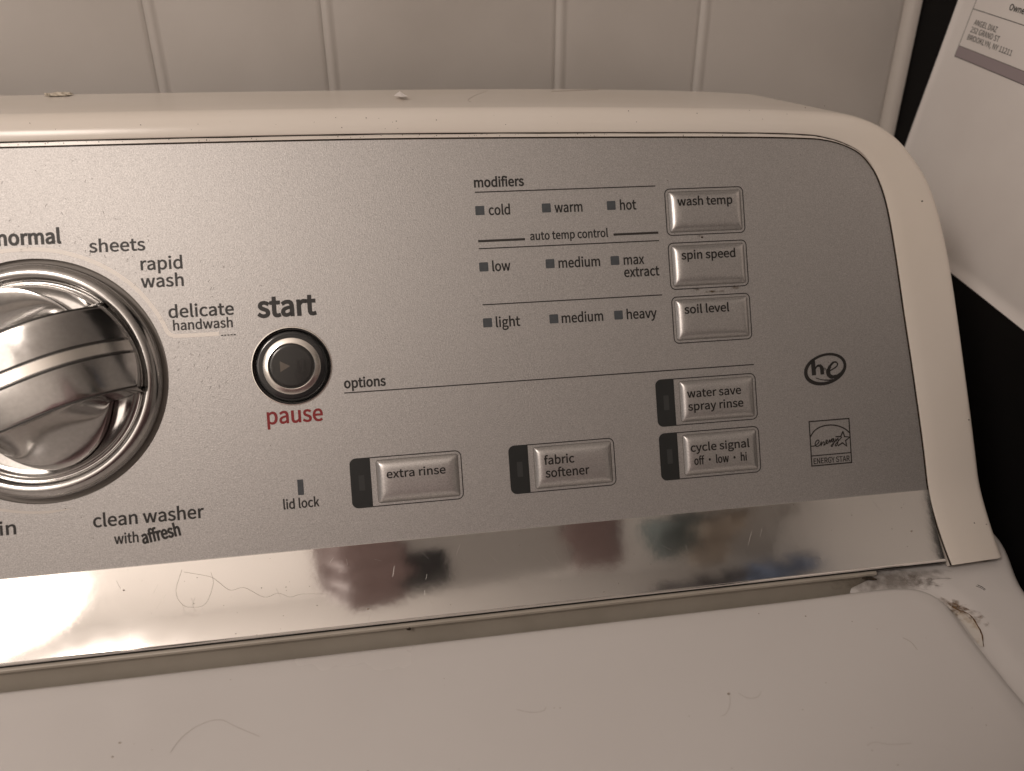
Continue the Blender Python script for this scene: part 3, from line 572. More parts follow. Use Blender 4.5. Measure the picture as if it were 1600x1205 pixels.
# --- lathe on the panel
def lathe(cu, cv, prof, n=96, cap=False):
    V_ = [P(cu + r * math.cos(2 * math.pi * k / n), cv + r * math.sin(2 * math.pi * k / n), h) for r, h in prof for k in range(n)]
    F_ = grid_faces(len(prof), n, True, True)
    if cap: F_.append(tuple(reversed(range((len(prof) - 1) * n, len(prof) * n))))
    return V_, F_
def arcp(pts, n=5): return catmull(pts, n)
sb = part('start_button', *lathe(BU, BV, arcp([(13.3, -2.4), (12.75, -2.2), (12.5, -.9), (12.2, .1), (11.6, .45), (10.6, .55), (9.95, .58)]) + [(9.9, .4)], 96), M['blackgloss'], True, 50, 'round black start and pause button with silver ring')
sub('rim', *lathe(BU, BV, [(13.95, .02), (13.75, .32), (13.5, .34), (13.38, .1), (13.3, -2.4)], 96), M['satin'], sb, True, 30)
sub('well', *lathe(BU, BV, [(13.36, -2.38), (6, -2.42)], 48), M['blackgloss'], sb)
sub('silver_ring', *lathe(BU, BV, [(9.95, .45), (9.9, .62), (9.7, .72), (8.15, 1.05), (7.95, .95), (7.9, .5)], 96), M['satin'], sb, True, 30)
fc = sub('face', *lathe(BU, BV, [(7.95, .5), (7.8, .62)] + [(7.6 * (1 - k / 8),   .80 + .15 * math.sin(math.pi / 2 * k / 8)) for k in range(8)], 64, True), mat('smoked_grey_lens', (.028, .028, .027), .2, coat=.15), sb, True, 60)
M['sym'] = mat('dim_play_symbol', (.14, .12, .10), .3); M['sym2'] = mat('dim_pause_symbol', (.015, .014, .013), .3)
sub('play_symbol', flat_poly([(BU - 3.9, BV - 1.9), (BU - 3.9, BV + 1.9), (BU - .5, BV)], 1.03), [(0, 1, 2)], M['sym'], sb)
for du in (2.2, 4.1): sub('pause_symbol', flat_poly([(BU + du - .45, BV - 2.0), (BU + du + .45, BV - 2.0), (BU + du + .45, BV + 2.0), (BU + du - .45, BV + 2.0)], 1.04), [(3, 2, 1, 0)], M['sym2'], sb)

# --- dial
skirt = arcp([(39.4, -1.35), (39.6, .2), (39.55, 1.2), (39.0, 2.5), (37.8, 3.7), (36.3, 4.2), (34.9, 3.9), (33.9, 3.0)], 6) + arcp([(33.7, 2.7), (33.2, 2.3), (32.4, 2.5), (31.8, 3.0)], 4)[1:] + [(31.4, 3.1), (30.6, 2.7), (29, 2.4), (10, 2.3)]
dial = part('dial', *lathe(KU, KV, skirt, 160), M['chrome_dial'], True, 38, 'large chrome cycle dial with wide grip bar')
sub('dial_well', *lathe(KU, KV, [(41.36, -.05), (41.2, -.9), (40.7, -1.3), (36, -1.4)], 120), M['gap'], dial, True, 30)
ANG = math.radians(20.); RD = 33.8; WB = 14.5
ca, sa = math.cos(ANG), math.sin(ANG)
def K(a, b, h):
    b = b - .8 + 2.4 * (a / 34.) ** 3
    return P(KU + a * ca + b * sa, KV - a * sa + b * ca, h)
def htop(a, b):
    h = 4.5 + 16.2 * max(0, 1 - (abs(a) / 36.) ** 2.7) - .7 * (b / WB) ** 2
    ab = abs(b)
    if 2.0 < ab < 2.8: h -= .6 * math.sin(math.pi * (ab - 2.0) / .8) ** .6
    return h - .5 * max(0, (ab - 13.6) / .9) ** 2
bl = [-14.5, -14.3, -13.9, -13.4, -12, -10, -7.5, -5, -3.4, -2.82, -2.65, -2.4, -2.15, -1.98, -1, 0]
bl = bl + [-q for q in reversed(bl[:-1])]
NA = 72
def wt(i): 
    t = 2 * i / NA - 1; return math.copysign(1 - (1 - abs(t)) ** 1.3, t)
bm = bmesh.new()
def add_grid(rows, flip=False):
    vs = [[bm.verts.new(q) for q in r] for r in rows]
    for r0, r1 in zip(vs[:-1], vs[1:]):
        for k in range(len(r0) - 1):
            f = (r0[k], r0[k + 1], r1[k + 1], r1[k])
            bm.faces.new(f[::-1] if flip else f)
AB = lambda q: math.sqrt(RD * RD - q * q)
add_grid([[K(AB(q) * wt(i), q, htop(AB(q) * wt(i), q)) for i in range(NA + 1)] for q in bl])
def outl(a): return max(16.2, 31.2 * max(0, 1 - (abs(a) / 24.) ** 2.0) ** .6)
for sgn in (-1, 1):
    rows = []
    for k in range(17):
        s = k / 16; row = []
        for i in range(NA + 1):
            a = AB(WB) * wt(i); e = htop(a, WB); bo = outl(a)
            hb_ = min(e, 5.8); w = (1 - s) ** 1.9 if bo > 17 else (1 - s)
            row.append(K(a, sgn * (WB + (bo - WB) * s), hb_ + (e - hb_) * w))
        rows.append(row)
    rows.append([K(AB(WB) * wt(i), sgn * (outl(AB(WB) * wt(i)) + .25), 5.0) for i in range(NA + 1)])
    rows.append([K(AB(WB) * wt(i), sgn * (outl(AB(WB) * wt(i)) + .1), 3.0) for i in range(NA + 1)])
    add_grid(rows, sgn < 0)
    for i in (0, NA):
        col = [bm.verts.new(r[i]) for r in rows] + [bm.verts.new(K(AB(WB) * wt(i), sgn * WB, 2.5))]
        bm.faces.new(col)
for sgn in (-1, 1):
    add_grid([[K(sgn * (AB(q) + d), q, (htop(AB(q), q) * (1 - f) + 2.5 * f)) for q in bl] for d, f in ((0, 0), (.35, .12), (.5, .4), (.5, 1.))], sgn > 0)
bmesh.ops.remove_doubles(bm, verts=bm.verts, dist=2e-6); bmesh.ops.recalc_face_normals(bm, faces=bm.faces)
bm.verts.index_update(); V2 = [v.co.copy() for v in bm.verts]; F2 = [[v.index for v in f.verts] for f in bm.faces]; bm.free()
grip = sub('grip', V2, F2, M['chrome_dial'], dial, True, 40)
M['groove'] = mat('dark_groove', (.02, .018, .016), .5)
for q0, q1 in ((-2.75, -2.0), (2.0, 2.75), (-14.62, -13.95), (13.95, 14.62)):
    V_ = []
    for i in range(49):
        a = -33.0 + 66 * i / 48; sc = min(1, AB(q0) / 33.0); a *= sc
        for q in (q0, q1): V_.append(K(a, q, htop(a, min(abs(q), 13.0) if abs(q) > 5 else 1.0) + (.12 if abs(q0) < 5 else -.15)))
    sub('groove', V_, grid_faces(49, 2, False, True), M['groove'], dial)
V_ = []
for i in range(49):
    a = -33.9 + 67.8 * i / 48
    for q, dh in ((-1.95, -.2), (-1.7, .25), (1.7, .25), (1.95, -.2)): V_.append(K(a, q, htop(min(abs(a), 33.8), 0) + dh))
sub('pointer_stripe', V_, grid_faces(49, 4, False, True), M['satin'], dial, True, 30)

# cream arc printed round the dial
arc = catmull([(-203, -42), (-196, -49.5), (-186, -55), (-178, -57.4), (-170.5, -58.2), (-165.4, -58.5), (-158.9, -58.4), (-151.4, -57.2), (-143.0, -54.2), (-135.6, -49.9), (-128.8, -44.1), (-123.9, -37.7), (-120.6, -31.8), (-119.2, -28.2), (-117.4, -26.8), (-115, -26.55), (-102.2, -26.5)], 6)
sub('printed_line', *stroke(arc, 1.4, .05), M['cream_ink'], panel)
M['cream_faint'] = mat('faint_cream_ink', (.58, .545, .51), .45, .5)
sub('printed_line', *stroke(catmull([(-186, 24.6), (-176.6, 28.0), (-169.2, 29.6), (-161.7, 30.2), (-154, 29.7)], 6), [.9] * 20 + [.6, .5, .4, .2, .05], .05), M['cream_faint'], panel)
for k in range(5): sub('tiny_print', *stroke([(-101.6 + k * 1.05, -25.9), (-100.9 + k * 1.05, -25.9)], .42), M['inkline'], panel)

# --- round letter emblem: a swoosh ring with the letters h e
def ell(cx, cy, rx, ry, rot, n=64, a0=0, a1=360):
    c, s = math.cos(rot), math.sin(rot); out = []
    for k in range(n + 1):
        a = math.radians(a0 + (a1 - a0) * k / n); x, y = rx * math.cos(a), ry * math.sin(a); out.append((cx + x * c - y * s, cy + x * s + y * c))
    return out
EX, EY = 121.9, .75; rot = math.radians(-13)
pts = ell(EX, EY, 8.35, 5.45, rot, 72)[:-1]; ws = [1.0 + .5 * max(0, math.cos(math.radians(5 * k - 165))) + .25 * max(0, math.cos(math.radians(5 * k - 20))) for k in range(72)]
emb = sub('emblem', *stroke(pts, ws, .06, True), M['ink'], panel)
def emb_stroke(pts, w): 
    sub('emblem', *stroke(pts, w, .065), M['ink'], panel)
emb_stroke([(116.9, -2.9), (117.05, 2.9)], [1.75, 1.75])
emb_stroke([(115.4, -1.7), (117.5, -3.0)], [.4, 1.1])
emb_stroke(catmull([(117.6, .6), (118.4, -.45), (119.5, -.75), (120.3, .0), (120.45, 1.4), (120.5, 2.8)], 5), [.6] * 6 + [.9] * 5 + [1.3] * 4 + [1.55] * 11)
emb_stroke(catmull([(122.9, 1.75), (124.6, 1.15), (126.4, .2), (127.05, -.75), (126.5, -1.6), (125.3, -1.55), (124.1, -.5)], 5), [.55] * 20 + [.7] * 5 + [.9] * 6)
emb_stroke(catmull([(124.3, -.75), (123.4, .6), (122.95, 2.0), (123.3, 3.3), (124.5, 4.0), (126.2, 3.8), (127.9, 2.9), (129.4, 1.3)], 5), [.9] * 3 + [1.3] * 4 + [1.8] * 8 + [1.6] * 6 + [1.3] * 5 + [.9] * 5 + [.6] * 5)
emb_stroke(ell(121.5, .75, .4, .4, 0, 10), .3)
emb_stroke(catmull([(117.6, 3.9), (120.3, 4.85), (123.5, 5.15), (126.5, 4.7), (129.0, 3.0)], 5), [.1] + [.35] * 6 + [.5] * 8 + [.3] * 5 + [.08])
# --- square efficiency mark
def es_stroke(pts, w, closed=False): sub('efficiency_mark', *stroke(pts, w * 1.25, .06, closed), M['inkline'], panel)
es_stroke([(113.8, 20.65), (130.4, 20.65), (130.4, 37.9), (113.8, 37.9)], .4, True)
es_stroke([(113.8, 34.0), (130.4, 34.0)], .35)
es_stroke(catmull([(113.9, 26.6), (115.6, 24.5), (118.2, 23.1), (121.5, 22.6), (125.0, 23.0), (128.2, 24.4), (130.3, 26.2)], 5), .42)
star = []
for k in range(10):
    a = math.radians(-90 + 36 * k + 6); r = 3.15 if k % 2 == 0 else 1.35; star.append((127.2 + r * math.cos(a), 28.6 + r * math.sin(a)))
es_stroke(star[:7] , .42); es_stroke(star[8:] + star[:1], .42)
es_stroke(catmull([(114.0, 30.2), (115.3, 30.2), (116.6, 29.6), (117.4, 28.6), (116.9, 28.0), (116.0, 28.7), (115.7, 29.8), (116.4, 30.5), (117.6, 30.0), (118.3, 28.9), (118.1, 30.3), (119.0, 29.0), (119.5, 29.2), (119.3, 30.2), (120.2, 29.6), (120.9, 28.6), (120.4, 28.4), (120.2, 29.5), (121.0, 29.6), (121.8, 28.4), (121.9, 29.4), (122.6, 28.2), (123.4, 28.0), (122.7, 28.5), (122.8, 29.3), (123.6, 28.3), (123.4, 29.8), (122.7, 31.0), (122.3, 30.6), (124.0, 29.2), (124.4, 28.2), (124.5, 29.0), (125.3, 28.0), (125.2, 29.6), (124.5, 30.9), (124.0, 30.5), (125.6, 28.9), (127.0, 27.6)], 4), .34)
lettering('ENERGY STAR', on_panel(114.6, 37.2, .06), 1.55, M['inkline'], panel, 114.6, 129.7, .04)

# ------------------------------------------------------------------ dirt and wear, some with painted shade
def film_mesh(name, pts, cover, z, m, parent, place=None):
    n = len(pts); cx = sum(p[0] for p in pts) / n; cy = sum(p[1] for p in pts) / n
    V_ = []; C_ = []
    for k in range(5):
        t = k / 4
        for x, y in pts: V_.append((cx + (x - cx) * t, cy + (y - cy) * t)); C_.append(cover * (1 - t ** 1.5))
    F_ = grid_faces(5, n, True, True)
    o = sub(name, [(place(x, y) if place else Vector((x, y, z)) * .001) for x, y in V_], F_, m, parent)
    at = o.data.attributes.new('cover', 'FLOAT', 'POINT'); at.data.foreach_set('value', C_); return o
deck = [o for o in bpy.data.objects if o.name.startswith('deck')][0]
lids = lambda x, y: -71.2 - 2.3 * math.exp(-(dist_lid(x, y) / 6.) ** 2) + .5 * sm((x - 160) / 20)
def onto_deck(h): return lambda x, y: Vector((x, y, lids(x, y) + h)) * .001
M['rust'] = film('rust_film', (.24, .13, .05), 600, .55, .98, amax=.8)
M['rustline'] = mat('rust_brown', (.085, .042, .012), .8, var=(700, (.16, .085, .03), .4, .6))
M['grime_shade'] = film('grime_shade_film', (.22, .175, .135), 380, .48, 1.05, amax=.5)
M['sealant'] = mat('yellowed_sealant', (.64, .605, .56), .5, var=(300, (.47, .39, .30), .5, .75))
def blob(cx, cy, rx, ry, rot=0, n=28, j=.18):
    return [(cx + (rx * math.cos(a) * math.cos(rot) - ry * math.sin(a) * math.sin(rot)) * (1 + random.uniform(-j, j)), cy + (rx * math.cos(a) * math.sin(rot) + ry * math.sin(a) * math.cos(rot)) * (1 + random.uniform(-j, j))) for a in [2 * math.pi * k / n for k in range(n)]]
film_mesh('grime_shade_patch', blob(139, -42, 26, 5.6, -.05), .5, 0, M['grime_shade'], deck, onto_deck(.12))  # dirt film, widened to paint in the shade under the strip's overhang
film_mesh('grime_shade_patch', blob(150, -45.2, 7, 3.0, -.5), .26, 0, M['grime_shade'], deck, onto_deck(.16))
film_mesh('grime_shade_patch', blob(172, -38.2, 12, 1.4, 0), .28, 0, M['grime_shade'], deck, onto_deck(.2))
film_mesh('rust_patch', blob(181, -38.9, 2.6, 1.0, -.2), .40, 0, M['rust'], deck, onto_deck(.25))
film_mesh('rust_patch', blob(153.6, -62, 2.6, 6.2, .1), .26, 0, M['rust'], deck, onto_deck(.42))
film_mesh('rust_patch', blob(154.5, -58.6, 3.4, 4.2, .3), .42, 0, M['rust'], deck, onto_deck(.2))
film_mesh('rust_patch', blob(157.3, -65, 2.4, 6, 0), .16, 0, M['rust'], deck, onto_deck(.25))
film_mesh('rust_patch', blob(152.8, -55.6, 2.2, 3.0, .6), .28, 0, M['rust'], deck, onto_deck(.3))
cres = catmull([(153.2, -57.2), (154.2, -60.1), (155.9, -63.1), (155.6, -66.8), (154.2, -71.8), (151.0, -77.2)], 5)
inn = catmull([(152.2, -57.4), (152.1, -60.0), (151.8, -64), (151.4, -68), (150.6, -72), (150.0, -77.0)], 5)
V_ = [onto_deck(.35)(x, y) for x, y in cres] + [onto_deck(.35)(x, y) for x, y in inn]; n = len(cres)
sub('sealant_bead', V_, [(i, n + i, n + i + 1, i + 1) for i in range(n - 1)], M['sealant'], deck, True)
def tube(pts, r, nseg=5):
    V_ = []; n = len(pts)
    for i, q in enumerate(pts):
        t = (pts[min(n - 1, i + 1)] - pts[max(0, i - 1)]).normalized(); a = t.cross(Vector((.3, .2, 1))).normalized(); b = t.cross(a)
        rr = r[i] if isinstance(r, list) else r
        for k in range(nseg):
            c = 2 * math.pi * k / nseg; V_.append(q + (a * math.cos(c) + b * math.sin(c)) * rr)
    return V_, grid_faces(n, nseg, True)
sub('rust_line', *tube([onto_deck(.3)(x + random.uniform(-.1, .1), y) for x, y in cres], [random.uniform(.00010, .00034) for _ in cres], 6), M['rustline'], deck, True)
# small marks on the deck and dirt at the end of the grey channel
sub('scratch', *tube([onto_deck(.05)(x, y) for x, y in ((168.8, -50.8), (169.6, -52), (169.9, -53.6))], .00016), M['inkline'], deck)
sub('scratch', *tube([onto_deck(.05)(x, y) for x, y in ((167.8, -51.2), (168.9, -52.4), (169.3, -53.9))], .00012), M['inkline'], deck)
sub('dirt_lump', *tube([Vector((x, y, -70.9)) * .001 for x, y in ((128, -40.6), (130, -40.9), (131.5, -41.3), (133, -42.2))], [.0003, .0006, .0007, .0002], 7), M['dirt'], deck, True)
# dirt specks stuck in the channel, between buttons, on the frame
def speck(u, v, r, parent, place, m=None, n=7):
    base = [(u + r * random.uniform(.6, 1.2) * math.cos(2 * math.pi * k / n), v + r * random.uniform(.5, 1.1) * math.sin(2 * math.pi * k / n)) for k in range(n)]
    V_ = [place(x, y, .04) for x, y in base] + [place(u + (x - u) * .6, v + (y - v) * .6, .04 + r * .35) for x, y in base]
    return V_, [(k, (k + 1) % n, n + (k + 1) % n, n + k) for k in range(n)] + [tuple(range(n, 2 * n))]
def specks(name, lst, parent, place, m, stuff=False):
    V_ = []; F_ = []
    for (u, v, r) in lst:
        a, f = speck(u, v, r, parent, place); b = len(V_); V_ += a; F_ += [tuple(i + b for i in q) for q in f]
    o = sub(name, V_, F_, m, parent)
    if stuff: o['kind'] = 'stuff'
    return o
specks('dirt_speck', [(75.4, -52.4, .55)], panel, P, M['dirt'])
M['stain'] = film('yellow_stain_film', (.16, .11, .06), 500, .60, .85, amax=.8)
for (u, v, a, b) in ((74.8, -52.9, 1.5, .8), (71.5, -33.0, 1.6, .9), (87, -32.6, 3.4, 1.1), (79, -31.6, 5, .6)):
    film_mesh('stain', blob(u, v, a, b), .22, 0, M['stain'], panel, lambda x, y: P(x, y, .05))
specks('dust', [(random.gauss(-150, 14) if random.random() < .5 else random.uniform(-170, 150), random.uniform(-88, 48), random.uniform(.07, .2)) for _ in range(190)], panel, P, M['lintdark'], True)
specks('dust', [(random.uniform(-160, 160), random.uniform(1, 27), random.uniform(.06, .2)) for _ in range(70)] + [(-57.9, 22.5, .5), (151.3, 15.4, .4), (-139, 7.8, .35)], strip, lambda u, s, h: PS(u, s, .55 + h), M['hair'], True)
specks('dirt_speck', [(-44.2, 0, .95)], [o for o in bpy.data.objects if o.name == 'rear_channel'][0], lambda u, v, h: Vector((u + 0, -40.4 - h, -71.0 - (v))) * .001, M['dirt'])
specks('dust', [(random.uniform(-170, 140), random.uniform(-130, -52), random.uniform(.08, .25)) for _ in range(40)] + [(54.8, -85.2, .5), (95.8, -57.1, .35), (79.9, -53.4, .3), (-129.8, -74.4, .45), (-130.4, -79.0, .4)], lid, lambda u, v, h: Vector((u, v, -69.93 + h)) * .001, M['hair'], True)
specks('dust', [(random.uniform(-170, 130), random.uniform(-100.5, -95.5), random.uniform(.08, .22)) for _ in range(30)] + [(166.4, -62.5, .5), (181, 25, .35), (178, 66, .3), (183, 67, .3)], frame, lambda u, v, h: PF(u, v, (1.65 if v < -90 else .95) + h), M['dirt'], True)
V_ = []; F_ = []
for k in range(46):
    u = random.uniform(-165, 150); s0 = random.uniform(2, 22); a = random.gauss(1.3, .45); l = random.uniform(1.5, 6)
    pts = [PS(u + l * t * math.cos(a), max(.5, min(26.5, s0 + l * t * math.sin(a))), .56) for t in (0, .33, .66, 1)]
    v, f = tube(pts, .000022, 3); b0 = len(V_); V_ += v; F_ += [tuple(i + b0 for i in q) for q in f]
o = sub('fine_scratches', V_, F_, M['scratch'], strip); o['kind'] = 'stuff'
# little bits of fluff round the dial
V_ = []; F_ = []
for k in range(120):
    a = random.uniform(-1.9, .5); r = 44 + abs(random.gauss(0, 14)); u, v = KU + r * math.cos(a), KV + r * math.sin(a)
    if v < -88 or u > -60: continue
    an = random.uniform(0, 6.28); l = random.uniform(.3, 1.3); c = random.uniform(-.8, .8)
    pts = [P(u + l * t * math.cos(an + c * t), v + l * t * math.sin(an + c * t), .10) for t in (0, .5, 1)]
    vv, f = tube(pts, .00004, 3); b0 = len(V_); V_ += vv; F_ += [tuple(i + b0 for i in q) for q in f]
o = sub('fluff', V_, F_, M['lintdark'], panel); o['kind'] = 'stuff'
# dirt crumbs in the seam over the panel
specks('dirt_crumbs', [(random.uniform(-170, 90), -93.6 + random.uniform(-.5, .5), random.uniform(.06, .22)) for _ in range(70)], frame, lambda u, v, h: P(u, v + 3.2 * (max(0, u + 60) / 150.) ** 1.3, .46 + h), M['dirt'], True)

# ------------------------------------------------------------------ loose hairs and lint lying on the machine
def hair(name, pts, r, label, cat='hair'):
    q = [Vector(p) for p in catmull([tuple(p) for p in pts], 7)]
    c = q[0].copy(); V_, F_ = tube(q, r, 5); o = mesh_obj(name, [v - c for v in V_], F_, M['hair'], None, True); o.location = c
    return tag(o, label, cat, 'loose hairs and lint on the machine')
S = lambda u, s: PS(u, s, .62)
hair('hair', [S(*q) for q in [(-120, 2.7), (-122, 9.8), (-120, 14.4), (-116.1, 15.8), (-112.2, 14.8), (-109.8, 8.7), (-110.5, 4.6)]], .000028, 'fine hair looped in a ring on the chrome strip')
hair('hair', [S(*q) for q in [(-119.5, 3.6), (-113, 5.4), (-110, 6.5), (-108.2, 8), (-104.2, 11.3), (-99.4, 11), (-93, 14.8), (-88.2, 14), (-84.2, 15.7), (-80.1, 15.1), (-71.1, 16.1)]], .000034, 'long wavy hair trailing right along the chrome strip')
Lz = lambda x, y, z=-69.85: Vector((x, y, z)) * .001
hair('hair', [Lz(*q) for q in [(-114.2, -80.2), (-112, -75.2), (-108, -71.6), (-102.3, -70.5), (-97.2, -73.7), (-89.4, -78.5)]], .000034, 'arched hair on the left part of the white lid')
hair('hair', [Lz(*q) for q in [(-12.2, -80.8), (-8, -82.5), (-4.2, -82.5), (-3, -81.1)]], .000034, 'short sagging hair on the middle of the white lid')
hair('hair', [Lz(*q) for q in [(123.6, -71.9), (125.1, -74.3), (125, -77.6)]], .00005, 'short dark hair near the lid\'s right rounded corner')
hair('hair', [Lz(*q) for q in [(55, -84.8), (53.7, -88.8), (51.1, -92), (48.9, -92.8)]], .000028, 'thin hair hanging from a speck on the lid')
hair('hair', [Lz(*q) for q in [(58, -85.3), (60.1, -87.7), (63.3, -87.7), (65.3, -85.9)]], .000028, 'faint cup-shaped hair right of the speck on the lid')
hair('hair', [Lz(*q) for q in [(87.1, -109), (90.2, -108.3), (93.9, -109.7), (100.3, -110.3)]], .000028, 'wavy hair near the bottom edge of the picture on the lid')
Tz = lambda x, y: Vector((x, y, 94.9)) * .001
hair('hair', [Tz(2.8, 92), Tz(-3, 76), Tz(-8.1, 58), Tz(-9.5, 50), Tz(-8.9, 44)], .00006, 'hooked hair on top of the white console frame')
hair('lint_thread', [Tz(28.6, 84), Tz(36, 85.5), Tz(43, 87), Tz(49.8, 88.2)], .00010, 'straight grey thread on top of the console frame', 'lint')
pts = [(-36.4, 76), (-34.6, 92), (-33.6, 98), (-32.4, 84), (-31, 72), (-33.5, 70)]
tag(mesh_obj('lint_flake', [Tz(x, y) for x, y in pts] + [Tz(-33.6, 84) + Vector((0, 0, .0007))], [(i, (i + 1) % 6, 6) for i in range(6)] + [(5, 4, 3, 2, 1, 0)], M['paper'], None), 'small triangular grey lint flake on top of the console frame', 'lint', 'loose hairs and lint on the machine')
bm = bmesh.new(); bmesh.ops.create_icosphere(bm, subdivisions=3, radius=1)
for v in bm.verts:
    w = 1 + .35 * math.sin(v.co.x * 7) * math.cos(v.co.y * 6 + 1) + random.uniform(-.12, .12); v.co = Vector((v.co.x * 5.0 * w, v.co.y * 5 * w, max(-.2, v.co.z) * .8 * w)) * .001
me = bpy.data.meshes.new('lint_clump'); bm.to_mesh(me); bm.free(); M['lint'] = mat('pale_lint', (.66, .60, .50), .9, bump=(700, .6, .001), grain=(900, .3)); me.materials.append(M['lint'])
o = bpy.data.objects.new('lint_clump', me); COL.objects.link(o); o.location = (-.1735, .112, .0947); tag(o, 'pale lint clump on the rear edge of the console top', 'lint', 'loose hairs and lint on the machine')

# ------------------------------------------------------------------ black cabinet at the right and the sheet of paper on its side
XB = 232.7
cb = tag(empty('black_cabinet', (.40, .02, -.98)), 'matte black cabinet side standing close to the right of the washer', 'cabinet')
co = (.40, .02, -.98)
mesh_obj('side_panel', *box(XB * .001, .250, -.107, .1485, -.98, .62, .0015), M['black'], cb, False, co)
mesh_obj('carcass', *box(.2505, .58, -.1065, .1485, -.975, .615, .002), M['black'], cb, False, co)
dr = mesh_obj('door', *box(.2525, .578, -.120, -.1075, -.95, .61, .002), M['black'], cb, False, co)
mesh_obj('handle', *box(.275, .283, -.137, -.1205, -.25, -.05, .003), M['satin'], dr)
RA = Vector((0, -.9793, -.2030)); UA = Vector((0, -.2030, .9793))
def PP(r, w, h=0.): return Vector(((XB - .55 - h) * .001, 0, 0)) + (RA * r + UA * w) * .001
def bend(r, w): return .25 * math.sin(r * .035 + w * .02) + .2 * math.sin(w * .05) + max(0, (-r - 118) / 26.) ** 2 * .5
rows = [[PP(-143.5 + 180 * i / 36, -8.4 + 279 * j / 40, bend(-143.5 + 5 * i, -8.4 + 6.975 * j)) for i in range(37)] for j in range(41)]
back = [[q + Vector((.0001, 0, 0)) for q in r] for r in rows]
n1 = 37 * 41; F_ = grid_faces(41, 37); F_ += [tuple(n1 + i for i in reversed(f)) for f in F_]
bd = [i for i in range(37)] + [j * 37 + 36 for j in range(1, 41)] + [40 * 37 + i for i in range(35, -1, -1)] + [j * 37 for j in range(39, 0, -1)]
F_ += [(bd[k - 1], bd[k], n1 + bd[k], n1 + bd[k - 1]) for k in range(len(bd))]
sheet = mesh_obj('printed_sheet', [q for r in rows for q in r] + [q for r in back for q in r], F_, M['paper'], None, True)
tag(sheet, 'white printed form hung askew on the black cabinet side', 'paper')
def onp(r0, w0): return lambda x, y, dh=0.: PP(r0 + x, w0 + y, bend(r0 + x, w0 + y) + .10 + dh)
def pstrip(r0, w0, r1, w1, width, m, name='printed_line'):
    n = 20; d = Vector((r1 - r0, w1 - w0)).normalized(); nx, ny = -d.y * width / 2, d.x * width / 2; V_ = []
    for k in range(n + 1):
        r, w = r0 + (r1 - r0) * k / n, w0 + (w1 - w0) * k / n
        V_ += [PP(r + nx, w + ny, bend(r, w) + .08), PP(r - nx, w - ny, bend(r, w) + .08)]
    mesh_obj(name, V_, [(2 * k, 2 * k + 1, 2 * k + 3, 2 * k + 2) for k in range(n)], m, sheet)
pstrip(-132.2, 82.5, 30, 82.5, 4.7, M['lilac'], 'printed_band')
for (a, b, c, d, w) in ((-131.6, 100.9, 30, 100.9, .3), (-131.9, 84.9, 30, 84.9, .3), (-132.3, 80.1, 30, 80.1, .3), (-131.4, 118, -132.3, 80.1, .3), (-131.4, 118, 30, 118, .3)):
    pstrip(a, b, c, d, w, M['inkline'])
lettering("Owner's", onp(-110, 104.7), 1.75, M['ink'], sheet, 0, 13.6, .05)
lettering('ANGEL DIAZ', onp(-127.8, 95.0), 1.65, M['ink'], sheet, 0, 15.6, .012)
lettering('252 GRAND ST', onp(-128.2, 91.8), 1.65, M['ink'], sheet, 0, 19.6, .012)
lettering('BROOKLYN, NY 11211', onp(-128.5, 88.5), 1.65, M['ink'], sheet, 0, 30.4, .012)

# ------------------------------------------------------------------ what the chrome mirrors: the telephone that takes the picture and the person holding it
CM = cam_o.matrix_world.copy()
def CC(x, y, z): return CM @ Vector((x, y, z))
def rbox(x0, x1, y0, y1, z0, z1, r, n=8):
    pts = []
    for cx, cy, a0 in ((x1 - r, y1 - r, 0), (x0 + r, y1 - r, 90), (x0 + r, y0 + r, 180), (x1 - r, y0 + r, 270)):
        for k in range(n + 1):
            a = math.radians(a0 + 90 * k / n); pts.append((cx + r * math.cos(a), cy + r * math.sin(a)))
    n = len(pts); V_ = [CC(x, y, z) for z in (z0, z1) for x, y in pts]
    return V_, [tuple(reversed(range(n))), tuple(range(n, 2 * n))] + [(k, (k + 1) % n, n + (k + 1) % n, n + k) for k in range(n)]
ph = tag(empty('smartphone', CC(0, 0, .008)), 'grey smartphone held sideways, mirrored in the chrome strip', 'phone')
pl = CC(0, 0, .008)
mesh_obj('phone_body', *rbox(-.030, .125, -.052, .020, .003, .012, .009), M['phone'], ph, False, pl)
mesh_obj('camera_island', *rbox(-.020, .016, -.018, .014, .0012, .0029, .007), M['phonedark'], ph, False, pl)
def capsule(bm, a, b, ra, rb):
    a, b = Vector(a), Vector(b); d = (b - a); L = d.length; q = d.to_track_quat('Z', 'Y').to_matrix().to_4x4()
    for (c, r) in ((a, ra), (b, rb)): bmesh.ops.create_icosphere(bm, subdivisions=2, radius=r, matrix=Matrix.Translation(c))
    bmesh.ops.create_cone(bm, cap_ends=True, segments=14, radius1=ra, radius2=rb, depth=L, matrix=Matrix.Translation((a + b) / 2) @ q)
bm = bmesh.new()
